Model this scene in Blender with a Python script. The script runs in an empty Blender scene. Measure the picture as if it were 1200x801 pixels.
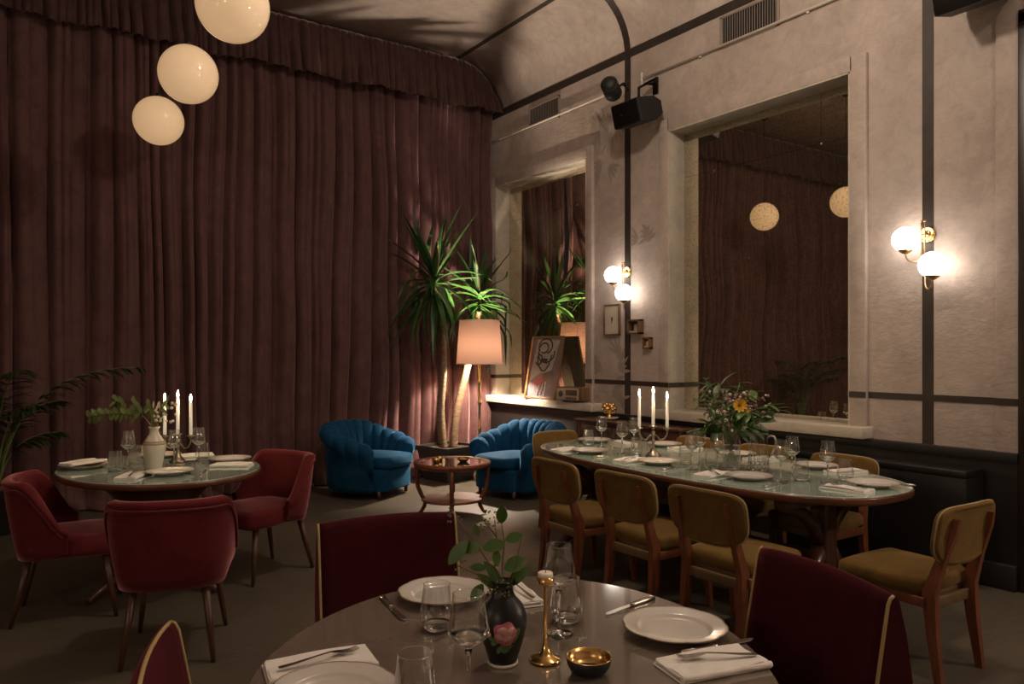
import bpy, bmesh, math, random
from mathutils import Vector, Matrix, Euler
R = random.Random(7)
S = bpy.context.scene
COL = S.collection
PI = math.pi
rad = math.radians

# ------------------------------------------------------------------ materials
MATS = {}
def nmat(name):
    m = bpy.data.materials.new(name); m.use_nodes = True
    nt = m.node_tree; nt.nodes.clear()
    o = nt.nodes.new('ShaderNodeOutputMaterial')
    MATS[name] = m
    return m, nt, o
def N(nt, typ, **kw):
    n = nt.nodes.new(typ)
    for k, v in kw.items():
        if k in n.inputs.keys(): n.inputs[k].default_value = v
        else: setattr(n, k, v)
    return n
def c4(c): return (c[0], c[1], c[2], 1)
def coords(nt, scale=(1, 1, 1)):
    t = N(nt, 'ShaderNodeTexCoord'); mp = N(nt, 'ShaderNodeMapping')
    mp.inputs['Scale'].default_value = scale
    nt.links.new(t.outputs['Object'], mp.inputs['Vector'])
    return mp.outputs['Vector']
def noise(nt, vec, scale, detail=4, rough=.6, dist=0):
    n = N(nt, 'ShaderNodeTexNoise'); n.inputs['Scale'].default_value = scale
    n.inputs['Detail'].default_value = detail; n.inputs['Roughness'].default_value = rough
    n.inputs['Distortion'].default_value = dist
    nt.links.new(vec, n.inputs['Vector']); return n.outputs['Fac']
def ramp(nt, fac, stops):
    r = N(nt, 'ShaderNodeValToRGB')
    e = r.color_ramp.elements
    while len(e) < len(stops): e.new(.5)
    for i, (p, c) in enumerate(stops):
        e[i].position = p; e[i].color = c4(c)
    nt.links.new(fac, r.inputs['Fac']); return r.outputs['Color']
def bump(nt, fac, strength, dist=.01):
    b = N(nt, 'ShaderNodeBump'); b.inputs['Strength'].default_value = strength
    b.inputs['Distance'].default_value = dist
    nt.links.new(fac, b.inputs['Height']); return b.outputs['Normal']
def pmat(name, col, rough=.5, metal=0, var=0, vscale=6, vs=(1, 1, 1), bmp=0, bscale=60, sheen=0,
         sheen_col=None, coat=0, spec=.5, trans=0, bdist=.004, sheen_rough=.4, emit=0, ecol=None):
    m, nt, o = nmat(name)
    p = N(nt, 'ShaderNodeBsdfPrincipled')
    p.inputs['Base Color'].default_value = c4(col)
    p.inputs['Roughness'].default_value = rough; p.inputs['Metallic'].default_value = metal
    p.inputs['Specular IOR Level'].default_value = spec
    p.inputs['Coat Weight'].default_value = coat
    if coat: p.inputs['Coat Roughness'].default_value = .06
    if sheen:
        p.inputs['Sheen Weight'].default_value = sheen
        p.inputs['Sheen Roughness'].default_value = sheen_rough
        p.inputs['Sheen Tint'].default_value = c4(sheen_col or (1, 1, 1))
    if trans: p.inputs['Transmission Weight'].default_value = trans
    if emit:
        p.inputs['Emission Color'].default_value = c4(ecol or col); p.inputs['Emission Strength'].default_value = emit
    v = coords(nt, vs)
    if var:
        lo = [max(0, c * (1 - var)) for c in col]; hi = [min(1, c * (1 + var)) for c in col]
        nt.links.new(ramp(nt, noise(nt, v, vscale, 5, .65), [(.3, lo), (.7, hi)]), p.inputs['Base Color'])
    if bmp: nt.links.new(bump(nt, noise(nt, v, bscale, 3), bmp, bdist), p.inputs['Normal'])
    nt.links.new(p.outputs[0], o.inputs[0]); return m
def emat(name, col, strength):
    m, nt, o = nmat(name)
    e = N(nt, 'ShaderNodeEmission'); e.inputs['Color'].default_value = c4(col); e.inputs['Strength'].default_value = strength
    nt.links.new(e.outputs[0], o.inputs[0]); return m

def plaster(name, a, b, c, bmp=.35):
    m, nt, o = nmat(name)
    p = N(nt, 'ShaderNodeBsdfPrincipled'); p.inputs['Roughness'].default_value = .8
    p.inputs['Specular IOR Level'].default_value = .25
    v = coords(nt)
    big = ramp(nt, noise(nt, v, .9, 6, .6, .4), [(.32, a), (.5, b), (.7, c)])
    small = ramp(nt, noise(nt, v, 9, 5, .7, .6), [(.3, (.8, .8, .8)), (.65, (1.08, 1.06, 1.04))])
    mx = N(nt, 'ShaderNodeMix', data_type='RGBA', blend_type='MULTIPLY'); mx.inputs[0].default_value = .8
    nt.links.new(big, mx.inputs[6]); nt.links.new(small, mx.inputs[7])
    nt.links.new(mx.outputs[2], p.inputs['Base Color'])
    v2 = coords(nt, (1, 1, 2.2))
    nt.links.new(bump(nt, noise(nt, v2, 14, 6, .62, .3), bmp, .02), p.inputs['Normal'])
    nt.links.new(p.outputs[0], o.inputs[0]); return m

plaster('wall_plaster', (.40, .33, .285), (.485, .405, .355), (.56, .475, .42))
plaster('ceiling_plaster', (.42, .345, .30), (.60, .51, .45), (.70, .61, .55), .1)
plaster('jamb_plaster', (.50, .45, .36), (.56, .50, .41), (.62, .56, .46), .15)
pmat('trim_paint', (.035, .024, .018), .55, var=.3, vscale=8)
pmat('wainscot_paint', (.011, .0085, .007), .5, var=.35, vscale=4, bmp=.2, bscale=25)
pmat('bench_paint', (.007, .006, .005), .4, var=.3)
pmat('door_wood', (.02, .012, .008), .4, var=.4, vs=(8, 8, 1))

def floor_mat():
    m, nt, o = nmat('floor_concrete')
    p = N(nt, 'ShaderNodeBsdfPrincipled'); p.inputs['Specular IOR Level'].default_value = .35
    v = coords(nt); v2 = coords(nt, (1.2, 9, 1))
    a = ramp(nt, noise(nt, v, .8, 6, .6, .5), [(.3, (.082, .066, .046)), (.55, (.105, .086, .060)), (.75, (.13, .108, .078))])
    s = ramp(nt, noise(nt, v2, 4, 6, .7, .3), [(.35, (.72, .72, .72)), (.65, (1.1, 1.1, 1.1))])
    mx = N(nt, 'ShaderNodeMix', data_type='RGBA', blend_type='MULTIPLY'); mx.inputs[0].default_value = .7
    nt.links.new(a, mx.inputs[6]); nt.links.new(s, mx.inputs[7]); nt.links.new(mx.outputs[2], p.inputs['Base Color'])
    rr = N(nt, 'ShaderNodeMapRange'); rr.inputs[3].default_value = .38; rr.inputs[4].default_value = .6
    nt.links.new(noise(nt, v2, 5, 4), rr.inputs[0]); nt.links.new(rr.outputs[0], p.inputs['Roughness'])
    nt.links.new(bump(nt, noise(nt, v2, 6, 5), .12, .01), p.inputs['Normal'])
    nt.links.new(p.outputs[0], o.inputs[0])
floor_mat()

def velvet(name, dark, light, sheen, sheen_col, scale=(1, 1, 1), vsc=5, rough=.85, srough=.35, bmp=.15):
    m, nt, o = nmat(name)
    p = N(nt, 'ShaderNodeBsdfPrincipled'); p.inputs['Roughness'].default_value = rough
    p.inputs['Specular IOR Level'].default_value = .1
    p.inputs['Sheen Weight'].default_value = sheen; p.inputs['Sheen Roughness'].default_value = srough
    p.inputs['Sheen Tint'].default_value = c4(sheen_col)
    v = coords(nt, scale)
    nt.links.new(ramp(nt, noise(nt, v, vsc, 7, .7, .5), [(.3, dark), (.7, light)]), p.inputs['Base Color'])
    nt.links.new(bump(nt, noise(nt, v, vsc * 9, 4), bmp, .006), p.inputs['Normal'])
    nt.links.new(p.outputs[0], o.inputs[0]); return m
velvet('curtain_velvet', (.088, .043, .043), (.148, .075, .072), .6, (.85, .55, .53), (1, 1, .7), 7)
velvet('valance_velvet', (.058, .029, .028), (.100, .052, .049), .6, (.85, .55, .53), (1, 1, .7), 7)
velvet('red_velvet', (.085, .010, .012), (.13, .019, .021), .85, (.95, .42, .42), vsc=5)
velvet('blue_velvet', (.003, .038, .095), (.008, .065, .15), .45, (.2, .6, 1), vsc=6)
velvet('burgundy_velvet', (.032, .0035, .006), (.058, .006, .010), .35, (.6, .13, .18), vsc=5)
velvet('mustard_wool', (.130, .074, .021), (.185, .108, .033), .25, (.9, .7, .4), vsc=14, bmp=.4)
pmat('mustard_edge', (.36, .27, .15), .6)
pmat('ply_wood', (.15, .09, .04), .5, var=.25, vscale=8, vs=(1, 10, 1))
pmat('chair_wood', (.17, .052, .022), .38, var=.35, vscale=7, vs=(6, 6, 1), coat=.2)
pmat('dark_wood', (.075, .028, .014), .35, var=.4, vscale=7, vs=(5, 5, 1), coat=.3)
pmat('table_wood', (.125, .045, .020), .3, var=.4, vscale=6, vs=(1, 1, 5), coat=.4)
pmat('piping_gold', (.42, .30, .12), .5)
pmat('brass', (.80, .52, .20), .22, 1, var=.15, vscale=12)
pmat('aged_brass', (.52, .34, .16), .35, 1, var=.3, vscale=14)
pmat('steel', (.62, .56, .50), .22, 1)
pmat('dark_steel', (.25, .22, .20), .3, 1)
pmat('old_silver', (.42, .34, .27), .3, 1, var=.35, vscale=30)
pmat('porcelain', (.60, .56, .51), .25, coat=.5)
pmat('rim_gold', (.25, .17, .10), .35)
pmat('linen', (.80, .76, .70), .85, var=.06, vscale=20, bmp=.3, bscale=250)
pmat('cream_ceramic', (.70, .64, .52), .3, coat=.4, var=.05)
pmat('ceramic_band', (.34, .25, .15), .45)
pmat('black_ceramic', (.006, .0065, .006), .38)
pmat('rose_pink', (.62, .19, .26), .5, var=.35, vscale=60)
pmat('rose_light', (.85, .50, .50), .5)
pmat('rose_leaf', (.09, .16, .05), .5)
pmat('mint_glass', (.43, .55, .47), .06, coat=1, spec=.6)
pmat('taupe_glass', (.185, .148, .115), .09, coat=1, spec=.6, var=.08, vscale=3, vs=(1, 6, 1))
pmat('smoked_glass', (.05, .035, .028), .05, coat=1)
pmat('leaf_green', (.062, .135, .020), .42, var=.4, vscale=8)
pmat('leaf_sage', (.15, .20, .055), .5, var=.35, vscale=14)
pmat('leaf_yucca', (.020, .066, .011), .35, var=.5, vscale=7)
pmat('leaf_palm', (.020, .040, .010), .45, var=.4, vscale=6)
pmat('stem_brown', (.13, .075, .03), .6)
pmat('stem_green', (.10, .15, .04), .6)
pmat('bark', (.20, .128, .070), .8, var=.45, vscale=16, vs=(1, 1, 3), bmp=.8, bscale=40, bdist=.02)
pmat('soil', (.03, .02, .013), .95, bmp=.6, bscale=40)
pmat('planter_dark', (.045, .038, .032), .45, var=.2)
pmat('wax', (.92, .87, .77), .5, emit=.12, ecol=(1, .8, .55))
pmat('tealight_wax', (.82, .74, .62), .5)
pmat('wick', (.02, .015, .01), .9)
pmat('flower_yellow', (.78, .40, .01), .55)
pmat('flower_core', (.20, .08, .01), .7)
pmat('flower_mauve', (.30, .17, .17), .6, var=.3, vscale=50)
pmat('flower_pale', (.72, .66, .50), .6)
pmat('black_case', (.008, .0075, .007), .55)
pmat('black_metal', (.012, .011, .010), .4, .6)
pmat('white_pipe', (.72, .64, .56), .5)
pmat('vent_metal', (.30, .245, .20), .5, var=.1)
pmat('vent_dark', (.012, .012, .012), .7)
pmat('frame_brown', (.16, .085, .04), .4, var=.3)
pmat('frame_gold', (.55, .30, .09), .35, .6)
pmat('paper', (.52, .43, .33), .8, var=.08)
pmat('ink', (.06, .04, .035), .7)
pmat('mat_mauve', (.15, .11, .12), .7)
pmat('canvas_cream', (.30, .255, .225), .8, var=.15, vscale=10)
pmat('paint_black', (.025, .015, .02), .6)
pmat('paint_red', (.30, .03, .035), .6)
pmat('paint_white', (.62, .57, .55), .6)
pmat('radio_face', (.40, .30, .20), .45)
pmat('radio_dark', (.06, .04, .03), .5)
pmat('cabinet_stone', (.085, .065, .050), .3, var=.8, vscale=16, coat=.3)
pmat('mural_paint', (.33, .27, .225), .85)
pmat('cord_black', (.01, .009, .008), .6)

emat('sconce_glow', (1, .89, .78), 4.0)
emat('bulb_glow', (1, .80, .62), 1800)
emat('flame_glow', (1, .70, .40), 230)
def globe_mat():
    m, nt, o = nmat('pendant_glow')
    p = N(nt, 'ShaderNodeBsdfPrincipled'); p.inputs['Base Color'].default_value = (.5, .42, .33, 1)
    p.inputs['Roughness'].default_value = .06; p.inputs['Coat Weight'].default_value = .5
    p.inputs['Emission Color'].default_value = (1, .61, .31, 1); p.inputs['Emission Strength'].default_value = .185
    nt.links.new(p.outputs[0], o.inputs[0])
globe_mat()
def shade_mat():
    m, nt, o = nmat('shade_fabric')
    d = N(nt, 'ShaderNodeBsdfDiffuse'); d.inputs['Color'].default_value = (.72, .52, .38, 1)
    t = N(nt, 'ShaderNodeBsdfTranslucent'); t.inputs['Color'].default_value = (.0245, .0128, .0088, 1)
    mx = N(nt, 'ShaderNodeMixShader'); mx.inputs[0].default_value = .30
    nt.links.new(d.outputs[0], mx.inputs[1]); nt.links.new(t.outputs[0], mx.inputs[2]); nt.links.new(mx.outputs[0], o.inputs[0])
shade_mat()
def thin_glass(name, tint, base=.05, edge=.75):
    m, nt, o = nmat(name)
    t = N(nt, 'ShaderNodeBsdfTransparent'); t.inputs['Color'].default_value = c4(tint)
    g = N(nt, 'ShaderNodeBsdfGlossy'); g.inputs['Roughness'].default_value = .03; g.inputs['Color'].default_value = (1, 1, 1, 1)
    lw = N(nt, 'ShaderNodeLayerWeight'); lw.inputs['Blend'].default_value = .35
    mr = N(nt, 'ShaderNodeMapRange'); mr.inputs[3].default_value = base; mr.inputs[4].default_value = edge
    pw = N(nt, 'ShaderNodeMath', operation='POWER'); pw.inputs[1].default_value = 1.6
    nt.links.new(lw.outputs['Facing'], pw.inputs[0]); nt.links.new(pw.outputs[0], mr.inputs[0])
    mx = N(nt, 'ShaderNodeMixShader')
    nt.links.new(mr.outputs[0], mx.inputs[0]); nt.links.new(t.outputs[0], mx.inputs[1]); nt.links.new(g.outputs[0], mx.inputs[2])
    nt.links.new(mx.outputs[0], o.inputs[0])
thin_glass('thin_glass', (.96, .96, .94), .11, 1.0)
def solid_glass():
    m, nt, o = nmat('solid_glass')
    g = N(nt, 'ShaderNodeBsdfGlass'); g.inputs['Roughness'].default_value = 0.02; g.inputs['IOR'].default_value = 1.47
    nt.links.new(g.outputs[0], o.inputs[0])
solid_glass()
def mirror_mat():
    m, nt, o = nmat('antique_mirror')
    g = N(nt, 'ShaderNodeBsdfGlossy'); g.inputs['Roughness'].default_value = .012
    v = coords(nt)
    sp = ramp(nt, noise(nt, v, 55, 3, .6), [(.34, (.55, .47, .34)), (.50, (.90, .83, .70))])
    bg = ramp(nt, noise(nt, v, 3, 4, .6), [(.3, (.85, .85, .82)), (.7, (1, 1, 1))])
    mx = N(nt, 'ShaderNodeMix', data_type='RGBA', blend_type='MULTIPLY'); mx.inputs[0].default_value = 1
    nt.links.new(sp, mx.inputs[6]); nt.links.new(bg, mx.inputs[7]); nt.links.new(mx.outputs[2], g.inputs['Color'])
    d = N(nt, 'ShaderNodeBsdfDiffuse'); d.inputs['Color'].default_value = (.22, .19, .13, 1)
    ms = N(nt, 'ShaderNodeMixShader'); ms.inputs[0].default_value = .06
    nt.links.new(g.outputs[0], ms.inputs[1]); nt.links.new(d.outputs[0], ms.inputs[2]); nt.links.new(ms.outputs[0], o.inputs[0])
mirror_mat()

# ------------------------------------------------------------------ mesh kit
class G:
    def __init__(s): s.v = []; s.f = []; s.s = []
    def add(s, v, f, smooth=True):
        b = len(s.v); s.v += [tuple(p) for p in v]
        s.f += [tuple(i + b for i in q) for q in f]; s.s += [smooth] * len(f); return s
    def merge(s, g, M=None):
        v = [M @ Vector(p) for p in g.v] if M is not None else g.v
        b = len(s.v); s.v += [tuple(p) for p in v]
        s.f += [tuple(i + b for i in q) for q in g.f]; s.s += list(g.s); return s
    def map(s, fn): s.v = [tuple(fn(Vector(p))) for p in s.v]; return s
    def xf(s, M): return s.map(lambda p: M @ p)
    def box(s, c, d, bev=0, rot=None, seg=2):
        bm = bmesh.new(); bmesh.ops.create_cube(bm, size=1)
        bmesh.ops.scale(bm, vec=d, verts=bm.verts)
        if bev: bmesh.ops.bevel(bm, geom=bm.edges[:], offset=bev, segments=seg, affect='EDGES', profile=.5)
        M = Matrix.Translation(c) @ (rot.to_matrix().to_4x4() if rot else Matrix())
        bm.verts.index_update()
        s.add([M @ v.co for v in bm.verts], [[v.index for v in f.verts] for f in bm.faces], bev > 0 and seg > 1)
        bm.free(); return s
    def bx(s, x0, x1, y0, y1, z0, z1, bev=0):
        return s.box(((x0 + x1) / 2, (y0 + y1) / 2, (z0 + z1) / 2), (x1 - x0, y1 - y0, z1 - z0), bev)
    def loft(s, loops, caps=(True, True), closed=True, smooth=True):
        n = len(loops[0]); v = [p for l in loops for p in l]; f = []
        for i in range(len(loops) - 1):
            for j in range(n if closed else n - 1):
                k = (j + 1) % n
                f.append((i * n + j, i * n + k, (i + 1) * n + k, (i + 1) * n + j))
        s.add(v, f, smooth); b = len(s.v) - len(v)
        if caps[0]: s.f.append(tuple(b + i for i in range(n))[::-1]); s.s.append(False)
        if caps[1]: s.f.append(tuple(b + i for i in range((len(loops) - 1) * n, len(loops) * n))); s.s.append(False)
        return s
    def tube(s, path, r, n=8, caps=True, flat=1):
        P = [Vector(p) for p in path]; m = len(P)
        rr = r if isinstance(r, (list, tuple)) else [r] * m
        loops = []; up = None
        for i in range(m):
            t = (P[min(i + 1, m - 1)] - P[max(i - 1, 0)]).normalized()
            if up is None:
                a = Vector((0, 0, 1)) if abs(t.z) < .9 else Vector((1, 0, 0))
                up = (a - t * a.dot(t)).normalized()
            else:
                up = (up - t * up.dot(t)); up = up.normalized() if up.length > 1e-6 else t.orthogonal().normalized()
            b = t.cross(up)
            loops.append([P[i] + (up * math.cos(a) * flat + b * math.sin(a)) * rr[i] for a in [2 * PI * k / n for k in range(n)]])
        return s.loft(loops, (caps, caps))
    def lathe(s, prof, n=24, c=(0, 0, 0), fr=None, cap0=False, cap1=False):
        loops = []
        for r, z in prof:
            loops.append([(c[0] + (r * (fr(a, r) if fr else 1)) * math.cos(a), c[1] + (r * (fr(a, r) if fr else 1)) * math.sin(a), c[2] + z) for a in [2 * PI * k / n for k in range(n)]])
        return s.loft(loops, (cap0, cap1))
    def sphere(s, c, r, n=16, m=10, sc=(1, 1, 1)):
        loops = []
        for i in range(m + 1):
            t = PI * i / m; q = max(math.sin(t), 1e-4)
            loops.append([(c[0] + sc[0] * r * q * math.cos(2 * PI * k / n), c[1] + sc[1] * r * q * math.sin(2 * PI * k / n), c[2] - sc[2] * r * math.cos(t)) for k in range(n)])
        return s.loft(loops)
    def pad(s, outline, z0, z1, r, crown=0, seg=4, r0=None):
        """solid with a convex plan outline, rounded upper and lower edges and a crowned top"""
        O = [Vector((p[0], p[1])) for p in outline]; n = len(O); nor = []
        ar = sum(O[i].x * O[(i + 1) % n].y - O[(i + 1) % n].x * O[i].y for i in range(n))
        sg = 1 if ar > 0 else -1
        for i in range(n):
            t = O[(i + 1) % n] - O[i - 1]
            nor.append(Vector((t.y, -t.x)).normalized() * sg)
        r0 = r if r0 is None else r0
        loops = []
        def lp(ins, z): loops.append([(O[i].x - nor[i].x * ins, O[i].y - nor[i].y * ins, z) for i in range(n)])
        for k in range(seg + 1):
            a = PI / 2 * k / seg; lp(r0 * (1 - math.sin(a)), z0 + r0 * (1 - math.cos(a)))
        for k in range(seg + 1):
            a = PI / 2 * k / seg; lp(r * (1 - math.cos(a)), z1 - r * (1 - math.sin(a)))
        cx = sum(p.x for p in O) / n; cy = sum(p.y for p in O) / n
        last = loops[-1]
        for q in ((.75, .45, .2, .02) if crown else ()):
            loops.append([(cx + (p[0] - cx) * q, cy + (p[1] - cy) * q, z1 + crown * (1 - q * q)) for p in last])
        return s.loft(loops)
    def leaf(s, base, d, nrm, L, W, bend=0, fold=.12, seg=5, shape=None):
        d = Vector(d).normalized(); nrm = Vector(nrm); nrm = nrm - d * nrm.dot(d)
        nrm = nrm.normalized() if nrm.length > 1e-5 else d.orthogonal().normalized()
        p = Vector(base); v = []; f = []
        for i in range(seg + 1):
            t = i / seg
            w = W * (shape(t) if shape else math.sin(PI * min(1, (t * .96 + .04))) ** .8) / 2
            side = d.cross(nrm)
            v += [p - side * w + nrm * w * fold * 2, p, p + side * w + nrm * w * fold * 2]
            if i:
                a = (i - 1) * 3; b = i * 3
                f += [(a, a + 1, b + 1, b), (a + 1, a + 2, b + 2, b + 1)]
            rot = Matrix.Rotation(-bend / seg, 3, side)
            d = (rot @ d).normalized(); nrm = (rot @ nrm).normalized()
            p = p + d * (L / seg)
        return s.add(v, f)

def obj(name, g, mat, parent=None, loc=None, rz=None):
    me = bpy.data.meshes.new(name)
    me.from_pydata(g.v, [], g.f); me.validate()
    bm = bmesh.new(); bm.from_mesh(me)
    bmesh.ops.recalc_face_normals(bm, faces=bm.faces[:]); bm.to_mesh(me); bm.free()
    if len(me.polygons) == len(g.s): me.polygons.foreach_set('use_smooth', g.s)
    else: me.polygons.foreach_set('use_smooth', [True] * len(me.polygons))
    me.materials.append(MATS[mat])
    o = bpy.data.objects.new(name, me); COL.objects.link(o)
    if parent is not None: o.parent = parent
    if loc is not None: o.location = loc
    if rz is not None: o.rotation_euler = (0, 0, rz)
    return o
def tag(o, label, cat, group=None):
    o['label'] = label; o['category'] = cat
    if group: o['group'] = group
    elif 'group' in o: del o['group']
    return o
def thing(name, label, cat, loc=(0, 0, 0), rz=0, group=None):
    o = bpy.data.objects.new(name, None); COL.objects.link(o); o.empty_display_size = .05
    o.location = loc; o.rotation_euler = (0, 0, rz)
    return tag(o, label, cat, group)
def struct(name, g, mat, parent=None):
    o = obj(name, g, mat, parent)
    if parent is None: o['kind'] = 'structure'
    return o
def dup(root, loc, rz, label=None, cat=None, group=None):
    def cp(o, par):
        c = o.copy(); COL.objects.link(c)
        if par is not None: c.parent = par
        for ch in [x for x in kids if x.parent == o]: cp(ch, c)
        return c
    kids = list(root.children_recursive)
    r = cp(root, None); r.location = loc; r.rotation_euler = (0, 0, rz)
    if label: tag(r, label, cat or root['category'], group)
    return r
class Proto:
    """first call moves the thing itself, later calls copy it and its parts"""
    def __init__(s, root): s.root = root; s.used = False
    def put(s, loc, rz, label, group=None):
        if not s.used:
            s.used = True; r = s.root; r.location = loc; r.rotation_euler = (0, 0, rz)
            tag(r, label, r['category'], group); return r
        return dup(s.root, loc, rz, label, None, group)
def rrect(w, d, r, n=5, cx=0, cy=0, rr=None):
    """rounded rectangle outline; rr = radius for the -x corners"""
    pts = []
    for (sx, sy, a0) in ((1, 1, 0), (-1, 1, 90), (-1, -1, 180), (1, -1, 270)):
        q = r if (rr is None or sx > 0) else rr
        for k in range(n + 1):
            a = rad(a0 + 90 * k / n)
            pts.append((cx + sx * (w / 2 - q) + q * math.cos(a), cy + sy * (d / 2 - q) + q * math.sin(a)))
    return pts
def superell(a, b, n, th=0, m=72):
    pts = []
    for k in range(m):
        t = 2 * PI * k / m; c, s_ = math.cos(t), math.sin(t)
        x = a * abs(c) ** (2 / n) * (1 if c >= 0 else -1); y = b * abs(s_) ** (2 / n) * (1 if s_ >= 0 else -1)
        pts.append((x * math.cos(th) - y * math.sin(th), x * math.sin(th) + y * math.cos(th)))
    return pts
def sm(a, b, x):
    t = max(0, min(1, (x - a) / (b - a))); return t * t * (3 - 2 * t)
def lerp(a, b, t): return a + (b - a) * t

# ------------------------------------------------------------------ room
XW = 5.33; XL = -2.75; ZS = 4.51; ZC = 5.10; XA = 4.74
def cz(x):
    if x > XA: return ZS + .59 * math.sqrt(max(0, 1 - ((x - XA) / .59) ** 2))
    if x < XL + .59: return ZS + .59 * math.sqrt(max(0, 1 - ((XL + .59 - x) / .59) ** 2))
    return ZC
YB = 8.55; YF = -3.2
struct('floor', G().bx(XL - .15, XW + .55, YF - .15, YB + .15, -.12, 0), 'floor_concrete')
def ceil_path(off=0, n=12):
    p = []
    for k in range(n + 1):
        a = PI - PI / 2 * k / n; p.append((XL + .59 + (.59 + off) * math.cos(a), ZS + (.59 + off) * math.sin(a)))
    for k in range(n + 1):
        a = PI / 2 - PI / 2 * k / n; p.append((XA + (.59 + off) * math.cos(a), ZS + (.59 + off) * math.sin(a)))
    return p
g = G(); inn = ceil_path(0); out = ceil_path(.12)
loop = inn + out[::-1]
g.loft([[(x, y, z) for x, z in loop] for y in (YF, 0, 2, 4, 6, YB)])
struct('ceiling', g, 'ceiling_plaster')
struct('wall_left', G().bx(XL - .12, XL, YF, YB, 0, ZS + .02), 'wall_plaster')
struct('wall_front', G().bx(XL - .12, XW + .5, YF - .12, YF, 0, ZC), 'wall_plaster')
struct('wall_back', G().bx(XL - .12, XW + .5, YB, YB + .12, 0, ZC), 'wall_plaster')
# right wall: plaster field with two mirror niches and a doorway
N1 = (6.276, 8.05); N2 = (3.234, 5.067); N3 = (.234, 2.10); ZN = 3.585; XM = 5.49; XS = 5.288
g = G()
for a, b in ((YF, N3[0]), (N3[1], N2[0]), (N2[1], N1[0]), (N1[1], YB)):
    g.bx(XW, 5.62, a, b, 0, ZN)
g.bx(XW, 5.62, YF, YB, ZN, ZS + .02)
g.bx(5.52, 5.62, N1[0], N1[1], 0, ZN); g.bx(5.52, 5.62, N2[0], N2[1], 0, ZN)
g.bx(XW, 5.52, N1[0], N1[1], 0, .85); g.bx(XW, 5.52, N2[0], N2[1], 0, .85)
struct('wall_right', g, 'wall_plaster')
# raised surrounds beside and over each niche
def surround(n, y0, y1, yo0, yo1):
    g = G()
    g.bx(XS, XW + .001, yo0, y0, .85, 3.70, .006); g.bx(XS, XW + .001, y1, yo1, .85, 3.70, .006)
    g.bx(XS, XW + .001, y0 - .02, y1 + .02, ZN, 3.70, .006)
    struct('trim_%d' % n, g, 'wall_plaster')
surround(1, N1[0], N1[1], 6.177, 8.50)
surround(2, N2[0], N2[1], 3.107, 5.19)
struct('trim_3', G().bx(XS, XW + .001, N3[1], 2.235, 0, ZS, .006), 'wall_plaster')
# niche reveals, paler paint
def reveal(n, y0, y1):
    g = G(); t = .012
    g.bx(XS + .004, XM + .03, y1 - t, y1 + .002, .94, ZN); g.bx(XS + .004, XM + .03, y0 - .002, y0 + t, .94, ZN)
    g.bx(XS + .004, XM + .03, y0, y1, ZN - t, ZN + .002)
    struct('trim_%d' % n, g, 'jamb_plaster')
reveal(4, *N1); reveal(5, *N2)
# sills
def sill(n, y0, y1, m0, m1):
    g = G().bx(5.18, XM + .03, y0, y1, .86, .945, .008)
    struct('trim_%d' % n, g, 'jamb_plaster')
sill(6, 6.06, 8.2, 0, 0); sill(7, 3.07, 5.17, 0, 0)
# dark wainscot below the sills
g = G()
g.bx(5.27, XW + .01, 2.10, YB, 0, .858)
g.bx(5.255, 5.28, 2.10, YB, .80, .862, .004)
struct('wall_wainscot', g, 'wainscot_paint')
struct('baseboard_right', G().bx(5.235, 5.28, 2.10, YB, 0, .16, .005), 'wainscot_paint')
# doorway at the right edge
g = G(); g.bx(5.27, 5.62, 2.02, 2.10, 0, 3.60, .004); g.bx(5.27, 5.62, .234, .31, 0, 3.60, .004); g.bx(5.27, 5.62, .234, 2.10, 3.54, 3.62, .004)
g.bx(5.52, 5.58, .30, 2.03, 0, 3.55)
struct('door_1', g, 'door_wood')
# painted dark bands: two uprights running up into the cove, rail, spring line, ceiling line
for n, y0, y1 in ((8, 5.626, 5.708), (9, 2.64, 2.715)):
    g = G(); pi = [(XW - .005, .862), (XW - .005, ZS)] + [(x - .0, z) for x, z in ceil_path(-.005)[::-1][1:13]] + [(2.4, ZC - .005), (-2.0, ZC - .005)]
    po = [(XW + .002, .862), (XW + .002, ZS)] + [(x, z) for x, z in ceil_path(.002)[::-1][1:13]] + [(2.4, ZC + .002), (-2.0, ZC + .002)]
    lp = pi + po[::-1]
    g.loft([[(x, y, z) for x, z in lp] for y in (y0, y1)], smooth=False)
    struct('trim_%d' % n, g, 'trim_paint')
struct('trim_10', G().bx(XW - .006, XW + .002, YF, YB, ZS - .045, ZS + .04), 'trim_paint')
struct('trim_11', G().bx(XA - .03, XA + .03, YF, YB, ZC - .006, ZC + .002), 'trim_paint')
g = G()
zr0, zr1 = 1.155, 1.20
for a, b, x in ((2.10, 2.235, XS), (2.235, 2.64, XW), (2.715, 3.107, XW), (3.107, N2[0], XS), (N2[1], 5.19, XS), (5.19, 5.626, XW), (5.708, 6.177, XW), (6.177, N1[0], XS), (N1[1], 8.3, XS)):
    g.bx(x - .005, x + .003, a, b, zr0, zr1)
for y in (N2[1], N1[1]): g.bx(XS - .005, XM, y - .017, y - .012, zr0, zr1)
for y in (N2[0], N1[0]): g.bx(XS - .005, XM, y + .012, y + .017, zr0, zr1)
struct('trim_12', g, 'trim_paint')
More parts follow.
